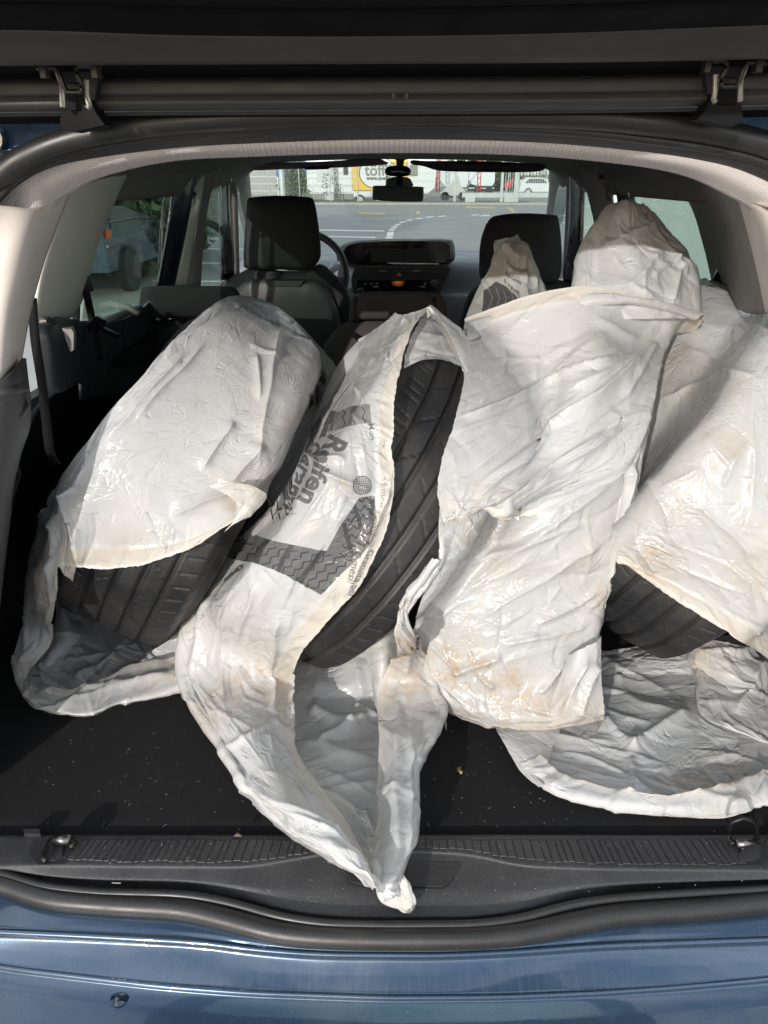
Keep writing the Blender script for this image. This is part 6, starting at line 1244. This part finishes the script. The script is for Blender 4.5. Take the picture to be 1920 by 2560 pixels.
for dx in (-.6, .6): c_ = sc_ * 0 + np.array((sc_[0] + dx, 52, .3)); MB().tube([c_, c_ + np.array((0, .14, 0))], .3, 16).build('wheel', M['black_plastic'], t)
p = PY(1270, 468, 58); t = thing('red_flag', 'bright red banner leaning behind the gate post', 'banner', (p[0], 58, 0)); MB().slab([PY(x, y, 58) for x, y in ((1262, 458), (1284, 444), (1278, 470), (1260, 466))], (0, .05, 0)).build('cloth', M['red'], t); MB().tube([(p[0] - .2, 58, 0), (p[0] + .1, 58, 2.0)], .03, 6).build('pole', M['galv'], t)
def small_car(px, py, Y, mat, lb, L=3.6):
    c = PY(px, py, Y); x = c[0]; t = thing('parked_car', lb, 'car', (x, Y, 0))
    pr = [(-L / 2, .35), (L / 2, .35), (L / 2, .75), (L / 2 - .3, .9), (.7, 1.0), (.2, 1.42), (-L / 2 + .7, 1.45), (-L / 2 + .1, 1.0)]
    MB().slab([(x + a, Y, b) for a, b in pr], (0, 1.6, 0)).build('body', mat, t)
    MB().slab([(x + a, Y - .02, b) for a, b in ((-L / 2 + .4, 1.0), (.55, 1.0), (.15, 1.34), (-L / 2 + .8, 1.36))], (0, .05, 0)).build('window', M['glass_dark'], t)
    for f in (-L / 2 + .75, L / 2 - .75):
        q_ = np.array((x + f, Y - .05, .32)); MB().tube([q_, q_ + np.array((0, .2, 0))], .32, 18).build('wheel', M['black_plastic'], t); MB().tube([q_ + np.array((0, -.02, 0)), q_], .2, 12).build('hubcap', M['silver'], t)
small_car(1352, 470, 66, M['caravan_white'], 'white small car parked behind the gate bars at right')
small_car(1440, 470, 70, M['silver'], 'silver car parked behind the gate, right of the white one')
# shelves of white sacks behind the gate
rg = np.random.RandomState(2); rk = thing('storage_rack', 'storage rack stacked with pale sacks behind the gate', 'rack', (PY(1340, 460, 84)[0], 84, 0))
xa, xb = PY(1292, 450, 84)[0], PY(1420, 450, 84)[0]
for k in range(9): x = xa + (xb - xa) * k / 8; MB().box(x - .05, x + .05, 84, 84.1, 0, 5).build('upright', M['bark'], rk)
for lv in range(5):
    z = .6 + lv * 1.0; MB().box(xa, xb, 84, 85, z - .08, z).build('shelf', M['bark'], rk)
    for k in range(16):
        x = xa + (xb - xa) * (k + .5) / 16; h = rg.uniform(.4, .75); MB().box(x - .33, x + .33, 84.05, 84.8, z, z + h, .1).build('sack', M['caravan_white'] if rg.rand() < .75 else M['silver'], rk)
# ---- pale wall close on the right of the car
wl = thing('boundary_wall', 'pale rendered wall with a stone base close to the right of the car', 'wall', (2.6, 5, 0))
MB().box(2.6, 2.9, 1.8, 11, .42, 5.5).build('render', M['mint_wall'], wl); MB().box(2.53, 2.6, 1.8, 11, 0, .42).build('base_course', M['mint_wall'], wl)
# ---- added blue car and lamp standing in for reflections in the left rear window
t = thing('parked_car', 'added blue car with amber lamp and chrome strip standing in for left rear window reflections', 'car', (-4.8, 12.3, 0)); y8 = 10.2
MB().slab([(-5.6, y8 + a, b) for a, b in ((0, .35), (4.3, .35), (4.3, .7), (4.2, .75), (2.6, .86), (.9, 1.16), (0, 1.20))], (1.6, 0, 0)).build('body', M['paint'], t)
MB().slab([(-3.998, y8 + a, b) for a, b in ((2.3, .88), (.95, 1.12), (.3, 1.15), (.3, .9))], (.01, 0, 0)).build('window', M['glass_dark'], t)
MB().slab([(-4.0, y8 + a, b) for a, b in ((.06, .78), (.22, .78), (.26, .88), (.10, .90))], (.03, 0, 0)).build('reflection_lamp', M['orange'], t)
MB().box(-4.02, -3.95, y8 + .02, y8 + .7, .66, .71, .01).build('chrome_strip', M['chrome'], t); MB().tube([(-3.99, y8 + .2, .98), (-3.99, y8 + 1.4, .98), (-3.99, y8 + 4.1, .78)], .015, 6).build('reflection_strip', M['chrome'], t)
for yy in (y8 + .8, y8 + 3.4): MB().tube([(-4.1, yy, .32), (-3.95, yy, .32)], .32, 20).build('wheel', M['tyre_side'], t)
mark('reflection_triangle', [(242, 634), (279, 639), (278, 660)], M['yellow_paint'], .012)  # yellow triangle of the window reflection, added as a ground mark
